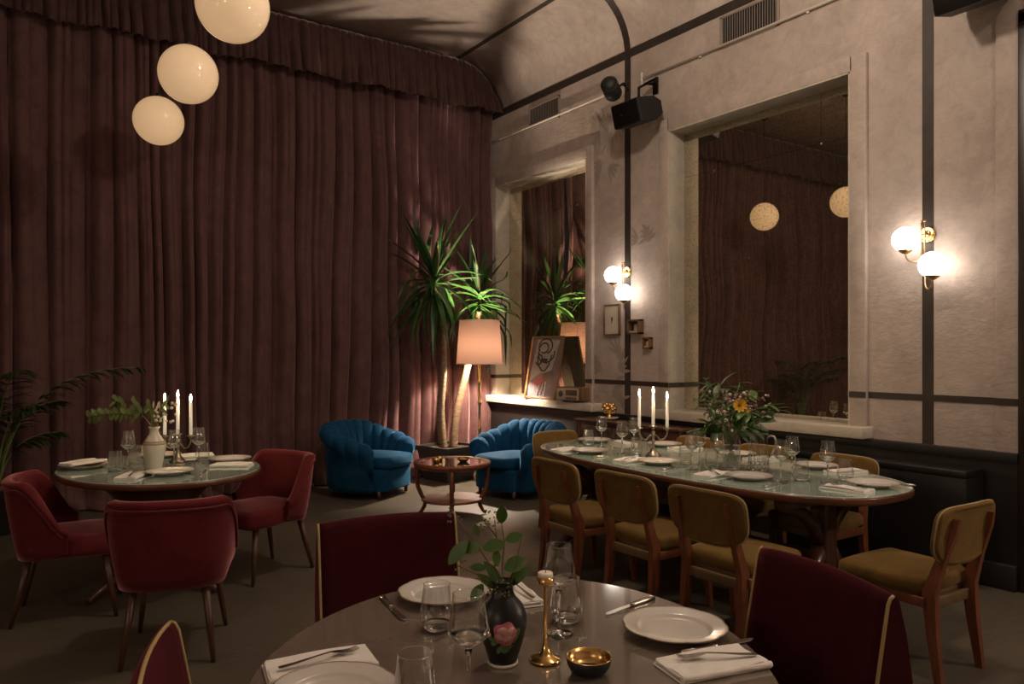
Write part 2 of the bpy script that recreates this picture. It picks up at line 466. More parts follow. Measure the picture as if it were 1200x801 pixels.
# faded painted foliage on the plaster
g = G(); r2 = random.Random(3)
def mural(y, z, n, spread, L):
    for k in range(n):
        a = r2.uniform(0, 2 * PI); yy = y + r2.uniform(-spread, spread); zz = z + r2.uniform(-spread, spread) * .8
        for q in range(4):
            aa = a + (q - 1.5) * .35
            g.leaf((XW - .0020 - .00006 * (len(g.f) % 97), yy + .03 * math.cos(aa), zz + .03 * math.sin(aa)), (0, math.cos(aa), math.sin(aa)), (-1, 0, 0), L * r2.uniform(.6, 1), L * .17, 0, 0, 3)
mural(5.98, 3.84, 5, .16, .24); mural(6.0, 3.45, 3, .1, .22); mural(5.95, 1.35, 6, .18, .22); mural(5.92, 1.02, 3, .12, .2); mural(5.45, 2.6, 3, .15, .2)
struct('trim_13', g, 'mural_paint')

# mirrors: tiles with dark joints and small rosettes
def mirror(label, y0, y1, ys, zs):
    t = thing('niche_mirror', label, 'mirror', (XM, (y0 + y1) / 2, .945))
    yc = (y0 + y1) / 2
    cy = [y0] + ys + [y1]; czs = [.945] + zs + [ZN]
    for i in range(len(cy) - 1):
        for j in range(len(czs) - 1):
            e = .0015
            obj('mirror_tile', G().bx(0, .02, cy[i] - yc + e, cy[i + 1] - yc - e, czs[j] - .945 + e, czs[j + 1] - .945 - e), 'antique_mirror', t)
    obj('backing', G().bx(.012, .028, y0 - yc, y1 - yc, 0, ZN - .945), 'black_case', t)
    for y in ys:
        for z in zs: obj('rosette', G().sphere((-.002, y - yc, z - .945), .012, 10, 6, (.5, 1, 1)), 'dark_steel', t)
mirror('tall antiqued mirror in the near wall niche, behind the long dining table', N2[0], N2[1], [3.60, 4.69], [3.16])
mirror('tall antiqued mirror in the far wall niche, behind the leaning portrait', N1[0], N1[1], [6.66, 7.72], [3.16])

# ------------------------------------------------------------------ curtain
def folds(x0, x1, seed, wmin, wmax):
    r = random.Random(seed); xs = [x0]
    while xs[-1] < x1: xs.append(xs[-1] + r.uniform(wmin, wmax))
    amp = [r.uniform(.55, 1.0) for _ in xs]; sk = [r.uniform(-.25, .25) for _ in xs]
    def f(x):
        import bisect
        i = max(0, min(len(xs) - 2, bisect.bisect_right(xs, x) - 1))
        t = (x - xs[i]) / (xs[i + 1] - xs[i]); t = max(0, min(1, t))
        t = t ** (1 + sk[i])
        return amp[i] * math.sin(PI * t) ** .62
    return f
def curtain_panel(x0, x1, seed, parent, top, y, amp):
    f1 = folds(x0 - .3, x1 + .3, seed, .10, .30); f2 = folds(x0 - .3, x1 + .3, seed + 5, .06, .16)
    rr = random.Random(seed); ph = [rr.uniform(0, 6) for _ in range(6)]
    nx = int((x1 - x0) / .011); zs = [0.012, .03, .06, .10, .15, .22, .32] + [.45 + (top - .45) * k / 22 for k in range(23)]
    loops = []
    for z in zs:
        row = []
        t = z / top
        for i in range(nx + 1):
            x = x0 + (x1 - x0) * i / nx
            xd = x + .05 * math.sin(1.7 * x + 2.3 * t + ph[0]) * (1 - t) * .8 + .02 * math.sin(5 * x + 4 * t + ph[1])
            d = amp * (f1(xd) * (.55 + .45 * (1 - abs(t - .45))) + .35 * f2(xd) * (.4 + .6 * t))
            d *= 1 + .25 * math.sin(3 * z + 1.3 * x + ph[2])
            if z < .32:
                q = (1 - z / .32) ** 2
                d = d * (1 - .3 * q) + q * (.13 + .07 * math.sin(4.3 * x + ph[3]) + .05 * math.sin(13 * x + ph[4] + 30 * z) + .02 * math.sin(37 * x + 60 * z))
            row.append((x, y - d, z))
        loops.append(row)
    o = obj('curtain_panel', G().loft(loops, (False, False), False), 'curtain_velvet', parent)
    md = o.modifiers.new('thickness', 'SOLIDIFY'); md.thickness = .006; md.offset = -1
    return o
cur = thing('stage_curtain', 'floor length plum brown velvet curtain covering the whole back wall', 'curtain', (1.3, 8.28, 0))
cp = thing('x', 'x', 'x'); bpy.data.objects.remove(cp)
for (a, b, sd) in ((XL + .06, 4.46, 11), (4.48, XW - .045, 23)):
    o = curtain_panel(a, b, sd, cur, 4.75, 8.28, .19)
    for v in o.data.vertices: v.co.x -= 1.3; v.co.y -= 8.28
# valance hung from the ceiling line, following the cove
g = G(); x0, x1 = XL + .03, XW - .012; nx = 900
fv = folds(x0 - .2, x1 + .2, 31, .05, .12); fw = folds(x0 - .2, x1 + .2, 32, .09, .26)
rows = []
for k in range(11):
    t = k / 10; row = []
    for i in range(nx + 1):
        x = x0 + (x1 - x0) * i / nx
        zt = cz(x) - .015; zb = 4.515 + .022 * math.sin(7 * x + 1) * math.sin(2.3 * x) + .008 * math.sin(23 * x) - .035 * fw(x)
        zb = min(zb, zt - .02)
        d = .012 + .13 * t ** .6 * (.3 * fv(x) + .9 * fw(x + .015 * math.sin(5 * t))) + .01 * t + .025 * fv(x)
        row.append((x, 8.07 - d, lerp(zt, zb, t)))
    rows.append(row)
g.loft(rows, (False, False), False)
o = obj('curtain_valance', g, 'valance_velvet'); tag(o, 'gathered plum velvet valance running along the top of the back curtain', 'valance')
md = o.modifiers.new('thickness', 'SOLIDIFY'); md.thickness = .006; md.offset = -1

# ------------------------------------------------------------------ wall and ceiling fittings
def pendant(loc, label):
    t = thing('pendant_globe', label, 'lamp', loc, 0, None)
    obj('glass_globe', G().sphere((0, 0, 0), .212, 48, 28), 'pendant_glow', t)
    obj('cap', G().lathe([(.0, .245), (.018, .245), (.026, .235), (.03, .208), (.0, .205)], 16), 'cord_black', t)
    obj('cord', G().tube([(0, 0, .24), (0, 0, ZC - loc[2] - .02)], .004, 6), 'cord_black', t)
    obj('canopy', G().lathe([(0, ZC - loc[2] - .002), (.055, ZC - loc[2] - .002), (.055, ZC - loc[2] - .06), (.02, ZC - loc[2] - .085), (0, ZC - loc[2] - .085)], 16), 'cord_black', t)
pendant((1.237, 7.35, 3.55), 'lowest and farthest of the three cream glass globe pendants before the curtain')
pendant((1.217, 6.02, 3.56), 'middle of the three cream glass globe pendants before the curtain')
pendant((1.19, 4.66, 3.555), 'largest looking cream globe pendant, cut by the top edge of the photo')

def sconce(yc, label):
    t = thing('wall_sconce', label, 'lamp', (XW - .006, yc, 2.30))
    obj('backplate', G().lathe([(0, 0), (.056, 0), (.056, .008), (.048, .014), (.046, .009), (.012, .012), (.010, .03), (0, .032)], 24).xf(Matrix.Rotation(-PI / 2, 4, 'Y')), 'brass', t)
    A = (-.11, .095, -.03); B = (-.145, -.105, -.225); r = .088
    for (c, s0) in ((A, .012), (B, -.012)):
        zc = c[2] - r - .005
        arm = G(); x0 = -.06; p = [(x0, s0, .085), (x0, s0, .02), (x0, s0, zc - .01)]
        for k in range(1, 9):
            a = PI * k / 8
            p.append((lerp(x0, c[0], (1 - math.cos(a)) / 2), lerp(s0, c[1], (1 - math.cos(a)) / 2), zc - .01 - .055 * math.sin(a)))
        p[-1] = (c[0], c[1], zc - .01); p.append((c[0], c[1], zc + .004))
        arm.tube(p, .0055, 8); arm.tube([(x0, s0, .0), (-.012, s0 * .5, 0)], .005, 8)
        arm.sphere((x0, s0, .088), .009, 8, 6)
        obj('arm', arm, 'aged_brass', t)
        obj('cup', G().lathe([(.008, -.012), (.02, -.006), (.04, .008), (.058, .028), (.055, .030), (.036, .012), (0, .004)], 24, (c[0], c[1], zc + .002)), 'aged_brass', t)
        obj('glass_globe', G().sphere(c, r, 28, 18), 'sconce_glow', t)
    return t
sconce(5.667, 'brass two globe wall sconce above the small hanging frames')
sconce(2.678, 'brass two globe wall sconce to the right of the near mirror')

# speakers and spotlight on the upright band
def speaker(y, label):
    t = thing('wall_speaker', label, 'speaker', (5.08, y, 3.77))
    sec = [(-.15, -.11), (.06, -.11), (.15, -.06), (.15, .06), (.06, .11), (-.15, .11)]
    g = G(); L = [[(sx * s2, yy, sz * s2) for sx, sz in sec] for yy, s2 in ((-.185, .96), (-.175, 1), (.175, 1), (.185, .96))]
    g.loft(L, smooth=False)
    TM = Matrix.Rotation(rad(-14), 4, 'Y')
    obj('cabinet', g.xf(TM), 'black_case', t)
    obj('grille', G().box((-.156, 0, 0), (.014, .35, .205), .005).xf(TM), 'black_metal', t)
    obj('badge', G().box((-.164, .05, -.0), (.004, .02, .012)).xf(TM), 'dark_steel', t)
    b = G(); b.tube([(.02, 0, .12), (.02, 0, .24), (.12, 0, .30), (XW - 5.08 - .012, 0, .32)], .014, 8); b.box((XW - 5.08 - .008, 0, .30), (.014, .07, .16), .003)
    b.box((.02, 0, .115), (.10, .05, .02), .004)
    b.tube([(.10, 0, .29), (.06, -.20, .285)], .013, 8)
    obj('bracket', b, 'black_metal', t)
    return t
speaker(5.27, 'black wedge speaker on a bracket left of the near mirror')
speaker(2.27, 'black speaker cut off by the top edge at right')
t = thing('spotlight', 'black spotlight head clamped beside the wall speaker', 'spotlight', (4.97, 5.52, 4.05))
M = Matrix.Rotation(rad(35), 4, 'Z') @ Matrix.Rotation(rad(100), 4, 'Y')
can = G().lathe([(0, -.13), (.05, -.13), (.075, -.10), (.078, .02), (.088, .04), (.088, .10), (.078, .10), (.075, .05), (0, .045)], 20)
for k in range(5): can.lathe([(.075, -.09 + k * .022), (.084, -.087 + k * .022), (.084, -.079 + k * .022), (.075, -.076 + k * .022)], 20)
obj('housing', can.xf(M), 'black_case', t)
obj('lens', G().lathe([(0, .06), (.074, .058), (.074, .05), (0, .05)], 20).xf(M), 'smoked_glass', t)
obj('yoke', G().tube([(0, .09, -.02), (.06, .11, .03), (.16, .06, .07), (.16, -.06, .07), (.06, -.10, .03), (0, -.09, -.02)], .010, 6), 'black_metal', t)
obj('arm', G().tube([(.16, 0, .07), (.25, .06, .09), (.345, .13, .10)], .014, 8), 'black_metal', t)
# conduit
t = thing('wall_conduit', 'thin pale conduit pipe running along the wall under the dark band', 'pipe', (5.305, 6.8, 4.175))
obj('pipe', G().tube([(0, 1.4, 0), (0, -.95, 0)], .012, 8), 'white_pipe', t)
obj('pipe', G().tube([(0, -1.36, .01), (0, -9.5, .01)], .012, 8), 'white_pipe', t)
obj('end_fitting', G().tube([(0, -1.36, -.05), (0, -1.36, .075)], .012, 8).sphere((0, -1.36, .01), .02, 8, 6), 'white_pipe', t)
for y in (.9, -.2, -2.1, -3.2): obj('clamp', G().box((.008, y, .004), (.022, .02, .034), .004), 'white_pipe', t)
def vent(y0, y1, z0, z1, label):
    t = thing('air_vent', label, 'vent', (XW, (y0 + y1) / 2, (z0 + z1) / 2))
    w = (y1 - y0) / 2; h = (z1 - z0) / 2; f = .022
    g = G(); g.bx(-.014, .002, -w, w, h - f, h, .003); g.bx(-.014, .002, -w, w, -h, -h + f, .003); g.bx(-.014, .002, -w, -w + f, -h, h, .003); g.bx(-.014, .002, w - f, w, -h, h, .003)
    obj('frame', g, 'vent_metal', t)
    obj('backing', G().bx(-.003, .001, -w + .01, w - .01, -h + .01, h - .01), 'vent_dark', t)
    g = G(); n = 22
    for k in range(n):
        y = lerp(-w + f + .01, w - f - .01, k / (n - 1))
        g.box((-.009, y, 0), (.016, .004, 2 * h - 2 * f), 0, Euler((0, 0, rad(42))))
    obj('louvres', g, 'vent_metal', t)
vent(6.78, 7.37, 4.15, 4.41, 'small slatted air vent high on the wall over the far niche')
vent(3.87, 4.48, 4.165, 4.45, 'slatted air vent at the top edge, above the near mirror')
# small frames on the wall
def frame(loc, w, h, d, label, kind):
    t = thing('hanging_frame' if kind != 'box' else 'shadow_box', label, 'picture frame' if kind != 'box' else 'box frame', loc)
    f = .014 if kind == 'paper' else .018
    g = G(); g.bx(-d, 0, -w / 2, w / 2, h / 2 - f, h / 2, .003); g.bx(-d, 0, -w / 2, w / 2, -h / 2, -h / 2 + f, .003); g.bx(-d, 0, -w / 2, -w / 2 + f, -h / 2, h / 2, .003); g.bx(-d, 0, w / 2 - f, w / 2, -h / 2, h / 2, .003)
    obj('frame', g, 'frame_brown', t)
    if kind == 'paper':
        obj('paper', G().bx(-d * .6, -.002, -w / 2 + .01, w / 2 - .01, -h / 2 + .01, h / 2 - .01), 'paper', t)
        k = G().sphere((-d * .6, .0, .005), .016, 10, 6, (.08, .8, 1.7)).sphere((-d * .6, .006, -.028), .008, 8, 5, (.1, 1, 1)); obj('emblem', k, 'ink', t)
    else:
        obj('back', G().bx(-.008, -.001, -w / 2 + .01, w / 2 - .01, -h / 2 + .01, h / 2 - .01), 'radio_dark', t)
        g = G(); g.bx(-d * .8, -.008, -w / 2 + .018, w / 2 - .018, -h / 2 + .018, -h / 2 + .03, .002)
        g.box((-.02, 0, -.005), (.02, w * .35, h * .45), .004)
        obj('keepsake', g, 'paper', t)
frame((XW, 5.886, 1.823), .235, .32, .03, 'tall pale framed print hanging left of the dark wall band', 'paper')
frame((XW - .001, 5.52, 1.74), .165, .145, .075, 'square shadow box just right of the dark wall band', 'box')
frame((XW - .001, 5.36, 1.577), .10, .115, .05, 'smallest shadow box, lowest of the three hanging frames', 'box')

# ------------------------------------------------------------------ sill: portrait and radio
t = thing('framed_portrait', 'abstract portrait in a brown frame leaning on the far window sill', 'picture', (5.21, 7.00, .946), rad(8))
LM = Matrix.Rotation(rad(11.5), 4, 'Y'); w, h = .50, .74
g = G(); f = .026
g.bx(-.015, .015, -w / 2, w / 2, h - f, h, .003); g.bx(-.015, .015, -w / 2, w / 2, 0, f, .003); g.bx(-.015, .015, -w / 2, -w / 2 + f, 0, h, .003); g.bx(-.015, .015, w / 2 - f, w / 2, 0, h, .003)
obj('frame', g.xf(LM), 'frame_brown', t)
obj('gilt_edge', G().bx(-.017, .012, w / 2 - .006, w / 2 + .005, 0, h).xf(LM), 'frame_gold', t)
obj('mount', G().bx(-.004, .010, -w / 2 + .02, w / 2 - .02, .02, h - .02).xf(LM), 'mat_mauve', t)
def flat(pts, x=-.006):
    n = len(pts); g = G(); g.loft([[(x, a, b) for a, b in pts], [(x + .002, a, b) for a, b in pts]], smooth=False); return g
obj('canvas', flat([(.16, .70), (-.20, .69), (-.12, .30), (.04, .31), (.21, .20), (.19, .45)]).xf(LM), 'canvas_cream', t)
def strokes(lst, wd, x):
    g = G()
    for p in lst: g.tube([(x, a, b) for a, b in p], wd, 6, flat=1)
    g.map(lambda q: Vector((x + (q.x - x) * .25, q.y, q.z))); return g
def arc(cy, cz_, ry, rz_, a0, a1, n=12): return [(cy + ry * math.cos(rad(lerp(a0, a1, k / n))), cz_ + rz_ * math.sin(rad(lerp(a0, a1, k / n)))) for k in range(n + 1)]
obj('brush_strokes', strokes([arc(.02, .62, .11, .09, -40, 250), arc(.04, .60, .07, .06, 0, 300), arc(-.01, .53, .13, .10, 160, 380), arc(.10, .46, .05, .06, 60, 330),
    [(.13, .5), (.10, .40), (.03, .33)], [(-.10, .52), (-.07, .40), (-.02, .33), (.03, .33)], arc(.02, .42, .05, .035, 0, 200), [(.06, .47), (-.04, .46)]], .010, -.008).xf(LM), 'paint_black', t)
obj('jacket', flat([(.0, .30), (-.14, .34), (-.17, .28), (-.14, .17), (-.02, .14), (.03, .2)], -.008).xf(LM), 'paint_black', t)
obj('scarf', flat([(.17, .19), (.05, .23), (.0, .29), (-.02, .2), (.05, .15)], -.009).xf(LM), 'paint_red', t)
obj('paint_drips', strokes([[(-.06, .2), (-.06, .03)], [(.04, .16), (.05, .04)], [(-.02, .18), (.0, .05)]], .007, -.010).xf(LM), 'paint_white', t)
obj('prop_stand', G().bx(.012, .022, -.03, .03, .0, h * .8).xf(Matrix.Rotation(rad(14), 4, 'Y')), 'dark_wood', t)
t = thing('table_radio', 'small old table radio on the sill beside the portrait', 'radio', (5.215, 6.40, .946), rad(6))
obj('case', G().box((.0, 0, .088), (.13, .40, .15), .012, seg=3), 'frame_brown', t)
obj('face', G().box((-.066, .02, .088), (.008, .33, .125), .004), 'radio_face', t)
obj('dial_window', G().box((-.071, -.04, .105), (.006, .17, .06), .002), 'radio_dark', t)
obj('speaker_disc', G().lathe([(0, .006), (.03, .006), (.036, 0)], 18).xf(Matrix.Translation((-.07, .125, .09)) @ Matrix.Rotation(-PI / 2, 4, 'Y')), 'radio_dark', t)
for k in range(4): obj('knob', G().lathe([(0, .012), (.009, .012), (.011, 0)], 10).xf(Matrix.Translation((-.070, -.10 + k * .04, .045)) @ Matrix.Rotation(-PI / 2, 4, 'Y')), 'radio_dark', t)
obj('foot', G().box((0, .1, .007), (.10, .03, .014)), 'radio_dark', t); obj('foot', G().box((0, -.1, .007), (.10, .03, .014)), 'radio_dark', t)

# console cabinet, gilt ornament, low bench
t = thing('console_cabinet', 'low wooden console with speckled dark front behind the candelabra', 'cabinet', (5.085, 5.32, 0))
obj('top', G().box((0, 0, .80), (.29, 1.46, .028), .006), 'dark_wood', t)
obj('body', G().box((.005, 0, .46), (.25, 1.38, .65), .004), 'dark_wood', t)
for y, yk in ((.49, .27), (0, -.22)):
    dr = obj('door', G().box((-.124, y - .12, .47), (.012, .46, .56), .003), 'cabinet_stone', t)
    obj('knob', G().sphere((-.14, yk, .5), .012, 10, 6), 'aged_brass', dr)
for x in (-.11, .11):
    for y in (-.69, .69): obj('leg', G().bx(x - .02, x + .02, y - .02, y + .02, 0, .79, .003), 'dark_wood', t)
t = thing('gilt_ornament', 'small gilt floral ornament on a pale dish, on the console', 'ornament', (5.11, 5.70, .814))
obj('dish', G().lathe([(0, 0), (.06, 0), (.09, .018), (.092, .024), (.05, .014), (0, .012)], 24), 'cream_ceramic', t)
g = G(); g.lathe([(.03, .012), (.035, .02), (.02, .04), (.03, .07), (.045, .09), (0, .09)], 16)
for k in range(7):
    a = 2 * PI * k / 7
    g.sphere((.05 * math.cos(a), .05 * math.sin(a), .11 + .02 * (k % 2)), .026, 10, 7); g.sphere((.035 * math.cos(a + .4), .05 * math.sin(a + .4), .15), .018, 8, 6)
    g.tube([(.02 * math.cos(a), .02 * math.sin(a), .06), (.06 * math.cos(a), .06 * math.sin(a), .08), (.07 * math.cos(a), .07 * math.sin(a), .12)], .007, 6)
g.sphere((0, 0, .14), .032, 10, 7)
obj('gilt_flowers', g, 'brass', t)
t = thing('wall_bench', 'long low black bench box along the wall behind the dining table', 'bench', (5.135, 2.98, 0))
obj('body', G().box((0, 0, .355), (.235, 1.38, .69), .004), 'bench_paint', t)
obj('top', G().box((0, 0, .722), (.24, 1.385, .045), .004), 'bench_paint', t)
obj('plinth', G().box((.01, 0, .02), (.20, 1.34, .03)), 'wainscot_paint', t)

# ------------------------------------------------------------------ plants
def yucca():
    t = thing('potted_yucca', 'tall yucca with two bare trunks in a dark square planter behind the armchairs', 'plant', (4.43, 7.74, 0))
    a45 = rad(45)
    def sq(hw, z): return [(hw * sx, hw * sy, z) for sx, sy in ((1, 1), (-1, 1), (-1, -1), (1, -1))]
    MR = Matrix.Rotation(rad(12), 4, 'Z')
    g = G(); g.loft([sq(.20, .0), sq(.26, .34), sq(.285, .345), sq(.285, .40), sq(.25, .40), sq(.25, .36)], smooth=False)
    obj('planter', g.xf(MR), 'planter_dark', t)
    g = G(); g.loft([sq(.249, .35), sq(.249, .37)], smooth=False); obj('soil', g.xf(MR), 'soil', t)
    rr = random.Random(5)
    def trunk(pts, r0, r1):
        P = []; rr_ = []; n = len(pts)
        m = 40
        for k in range(m + 1):
            u = k / m * (n - 1); i = min(int(u), n - 2); w = u - i
            p0 = Vector(pts[max(i - 1, 0)]); p1 = Vector(pts[i]); p2 = Vector(pts[i + 1]); p3 = Vector(pts[min(i + 2, n - 1)])
            P.append(.5 * ((2 * p1) + (p2 - p0) * w + (2 * p0 - 5 * p1 + 4 * p2 - p3) * w * w + (3 * p1 - p0 - 3 * p2 + p3) * w ** 3))
            rr_.append(lerp(r0, r1, k / m) * (1 + .06 * (k % 2)))
        g = G().tube(P, rr_, 12); obj('trunk', g, 'bark', t); return P[-1]
    def crown(c, n, seed, Lm):
        r = random.Random(seed); g = G()
        for k in range(n):
            u = k / n
            az = k * 2.39996 + r.uniform(-.35, .35); el = lerp(1.45, -.95, u ** .8) + r.uniform(-.2, .2)
            d = Vector((math.cos(az) * math.cos(el), math.sin(az) * math.cos(el), math.sin(el)))
            L = Lm * r.uniform(.75, 1.12); b = Vector(c) + d * .02 + Vector((0, 0, (0.5 - u) * .2))
            q_ = G(); q_.leaf(b, d, Vector((0, 0, 1)) if abs(el) < 1.2 else Vector((math.cos(az), math.sin(az), 0)) * -1, L, r.uniform(.06, .09), (r.uniform(.6, 1.6) if r.random() < .65 else r.uniform(0, .5)) if el < .9 else r.uniform(0, .4), .22, 9,
                   lambda q: (.45 + .55 * sm(0, .3, q)) * (1 - q ** 2.4) + .012)
            if all(p[2] > 1.93 or math.hypot(p[0] + 4.43 - 4.73, p[1] + 7.74 - 7.54) > .31 for p in q_.v): g.merge(q_)
        # blades must not run through the wall behind the plant
        def keep(p):
            w = Vector((p.x + 4.43, p.y + 7.74, p.z))
            if w.y > 7.93: p.y = 7.93 - 7.74 - min(.3, (w.y - 7.93) * .3)
            if w.x > 5.23: p.x = 5.23 - 4.43 - (w.x - 5.23) * .15
            return p
        obj('foliage', g.map(keep), 'leaf_yucca', t)
    e1 = trunk([(-.09, -.03, .36), (-.12, -.02, .8), (-.10, -.05, 1.3), (-.12, -.06, 1.75), (-.20, -.02, 2.18)], .050, .030)
    crown(e1 + Vector((0, 0, .08)), 58, 3, .82)
    e2 = trunk([(.05, -.02, .36), (.10, .0, .75), (.24, .02, 1.2), (.38, .05, 1.65), (.47, .08, 1.98)], .050, .030)
    crown(e2 + Vector((0, 0, .12)), 54, 8, .76)
yucca()

def palm():
    t = thing('potted_palm', 'dark feathery palm in a black pot at the left edge', 'plant', (.02, 7.55, 0))
    obj('pot', G().lathe([(0, 0), (.16, 0), (.205, .36), (.225, .365), (.225, .41), (.205, .41), (.195, .36), (0, .36)], 28), 'planter_dark', t)
    obj('soil', G().lathe([(0, .35), (.196, .35), (.19, .37), (0, .375)], 20), 'soil', t)
    rr = random.Random(12)
    specs = [(-18, 1.03, 1.0), (25, .5, .7), (-75, .7, 1.0), (-120, .55, .85), (160, .75, .95), (200, .62, .7), (95, .30, .75), (-50, .38, .7), (-160, .85, 1.05), (-5, .42, .45)]
    for az, reach, hh in specs:
        a = rad(az); d = Vector((math.cos(a), math.sin(a), 0)); P = []
        for k in range(15):
            u = k / 14
            P.append(Vector((d.x * .04, d.y * .04, .36)) + d * reach * (.10 * u + .9 * u ** 1.9) + Vector((0, 0, hh * (1.25 * u - .25 * u ** 3) + .15 * hh * math.sin(PI * u))))
        for p in P:
            if p.y + 7.55 > 8.03: p.y = .48
        g = G().tube(P, [lerp(.010, .003, k / 14) for k in range(15)], 6)
        obj('stem', g, 'stem_green', t)
        g = G()
        for k in range(6, 15):
            tg = (P[k] - P[k - 1]).normalized(); side = tg.cross(Vector((0, 0, 1))).normalized()
            for sg in (-1, 1):
                for q in (0, .5):
                    u = (k + q) / 14; L = .30 * (1 - .55 * abs(u - .6) / .4) * rr.uniform(.8, 1.1)
                    dd = (tg * .9 + side * sg * .75 + Vector((0, 0, -.12))).normalized()
                    g.leaf(P[k] - tg * q * .03, dd, Vector((0, 0, 1)), L, .034, rr.uniform(.5, 1.1), .15, 6)
        def keep(p):
            if p.y + 7.55 > 8.05: p.y = .50
            return p
        obj('frond', g.map(keep), 'leaf_palm', t)
palm()

# ------------------------------------------------------------------ floor lamp
t = thing('floor_lamp', 'brass floor lamp with a blush drum shade beside the yucca', 'lamp', (4.73, 7.54, 0))
g = G()
n = 40
def shade_prof():
    return [(.272, 1.345), (.235, 1.86)]
for (r0, z0), (r1, z1) in [shade_prof()]:
    loops = []
    for k in range(9):
        u = k / 8; loops.append([(lerp(r0, r1, u) * math.cos(2 * PI * j / 48), lerp(r0, r1, u) * math.sin(2 * PI * j / 48), lerp(z0, z1, u)) for j in range(48)])
    g.loft(loops, (False, False))
obj('lamp_shade', g, 'shade_fabric', t)
g = G(); g.tube([(.273 * math.cos(2 * PI * j / 48), .273 * math.sin(2 * PI * j / 48), 1.35) for j in range(49)], .006, 6, False); g.tube([(.236 * math.cos(2 * PI * j / 48), .236 * math.sin(2 * PI * j / 48), 1.857) for j in range(49)], .005, 6, False)
obj('shade_trim', g, 'linen', t)
obj('shade_carrier', G().tube([(-.236, 0, 1.84), (0, 0, 1.80), (.236, 0, 1.84)], .003, 6).tube([(0, -.236, 1.84), (0, 0, 1.80), (0, .236, 1.84)], .003, 6).tube([(0, 0, 1.80), (0, .03, 1.76), (0, .05, 1.6), (0, .03, 1.46), (0, 0, 1.42)], .003, 6), 'aged_brass', t)
obj('pole', G().lathe([(0, .03), (.014, .03), (.014, .55), (.022, .57), (.022, .60), (.014, .62), (.014, .86), (.024, .88), (.026, .91), (.014, .94), (.015, 1.10), (.026, 1.115), (.026, 1.15), (.016, 1.17), (.019, 1.32), (.024, 1.34), (.014, 1.42), (0, 1.42)], 16), 'brass', t)
obj('base', G().lathe([(0, 0), (.15, 0), (.15, .012), (.10, .022), (.03, .035), (0, .035)], 28), 'brass', t)
obj('bulb', G().sphere((0, 0, 1.55), .036, 14, 10, (1, 1, 1.2)), 'bulb_glow', t)

# ------------------------------------------------------------------ seats
def sweep(phis, Rf, prof, caps=True):
    """closed profile (offset, z) swept round a plan curve of radius Rf(phi)"""
    loops = []
    for ph in phis:
        r = Rf(ph); loops.append([((r + o) * math.cos(ph), (r + o) * math.sin(ph), z) for o, z in prof(ph)])
    return G().loft(loops, (caps, caps))
def plan(a, b, n):
    return lambda ph: 1 / ((abs(math.cos(ph) / a)) ** n + (abs(math.sin(ph) / b)) ** n) ** (1 / n)

def tub_armchair():
    t = thing('tub_armchair', 'x', 'armchair')
    Rf = plan(.40, .43, 2.6); NCH = 15; th_max = rad(128)
    phis = [PI + th_max * (2 * k / 240 - 1) for k in range(241)]
    def top(th):
        a = abs(th); return .735 - .13 * sm(rad(35), rad(100), a) - .07 * sm(rad(95), rad(128), a)
    def prof(ph):
        th = ph - PI; T = top(th); a = abs(th)
        sc = abs(math.cos(NCH * th / (2 * th_max) * PI)) ** .6
        e = sm(th_max, th_max - rad(7), a); e2 = .72 + .28 * e
        b = .030 * (sc - .5)
        pts = [(-.02, .075), (.0, .12), (.004, .30), (.012, T - .24), (.03 + b * .3, T - .17), (.058 + b, T - .12), (.070 + b, T - .07), (.060 + b, T - .025), (.025 + b * .6, T + b * .8),
               (-.02, T + .008 + b), (-.065 - b * .5, T - .01 + b * .7), (-.105 - b, T - .05), (-.130 - b, T - .11), (-.145 - b, T - .20), (-.155 - b * .8, .33), (-.155, .10), (-.13, .075)]
        return [(-.04 + (o + .04) * e2, z if z < .2 else lerp(z, z - .03, 1 - e)) for o, z in pts]
    obj('shell', sweep(phis, Rf, prof), 'blue_velvet', t)
    # deck and front rail
    out = [(.33, .27), (.36, .20), (.365, 0), (.36, -.20), (.33, -.27), (.1, -.31), (-.2, -.25), (-.29, 0), (-.2, .25), (.1, .31)]
    obj('front_rail', G().pad([(x * 1.0, y * 1.0) for x, y in out][::-1], .075, .30, .02), 'blue_velvet', t)
    cu = [(.375, .24), (.40, .17), (.405, 0), (.40, -.17), (.375, -.24), (.30, -.275), (.05, -.275), (-.16, -.22), (-.25, -.10), (-.265, 0), (-.25, .10), (-.16, .22), (.05, .275), (.30, .275)]
    obj('seat_cushion', G().pad(cu[::-1], .302, .425, .045, .03), 'blue_velvet', t)
    for x in (.28, -.28):
        for y in (.26, -.26): obj('foot', G().lathe([(0, 0), (.016, 0), (.024, .085), (0, .085)], 10, (x, y, 0)), 'dark_wood', t)
    return t
P = Proto(tub_armchair())
P.put((3.30, 7.43, 0), rad(-58), 'blue velvet channel back tub armchair on the left, below the curtain')
P.put((4.57, 6.55, 0), rad(188), 'blue velvet channel back tub armchair on the right, beside the long table')

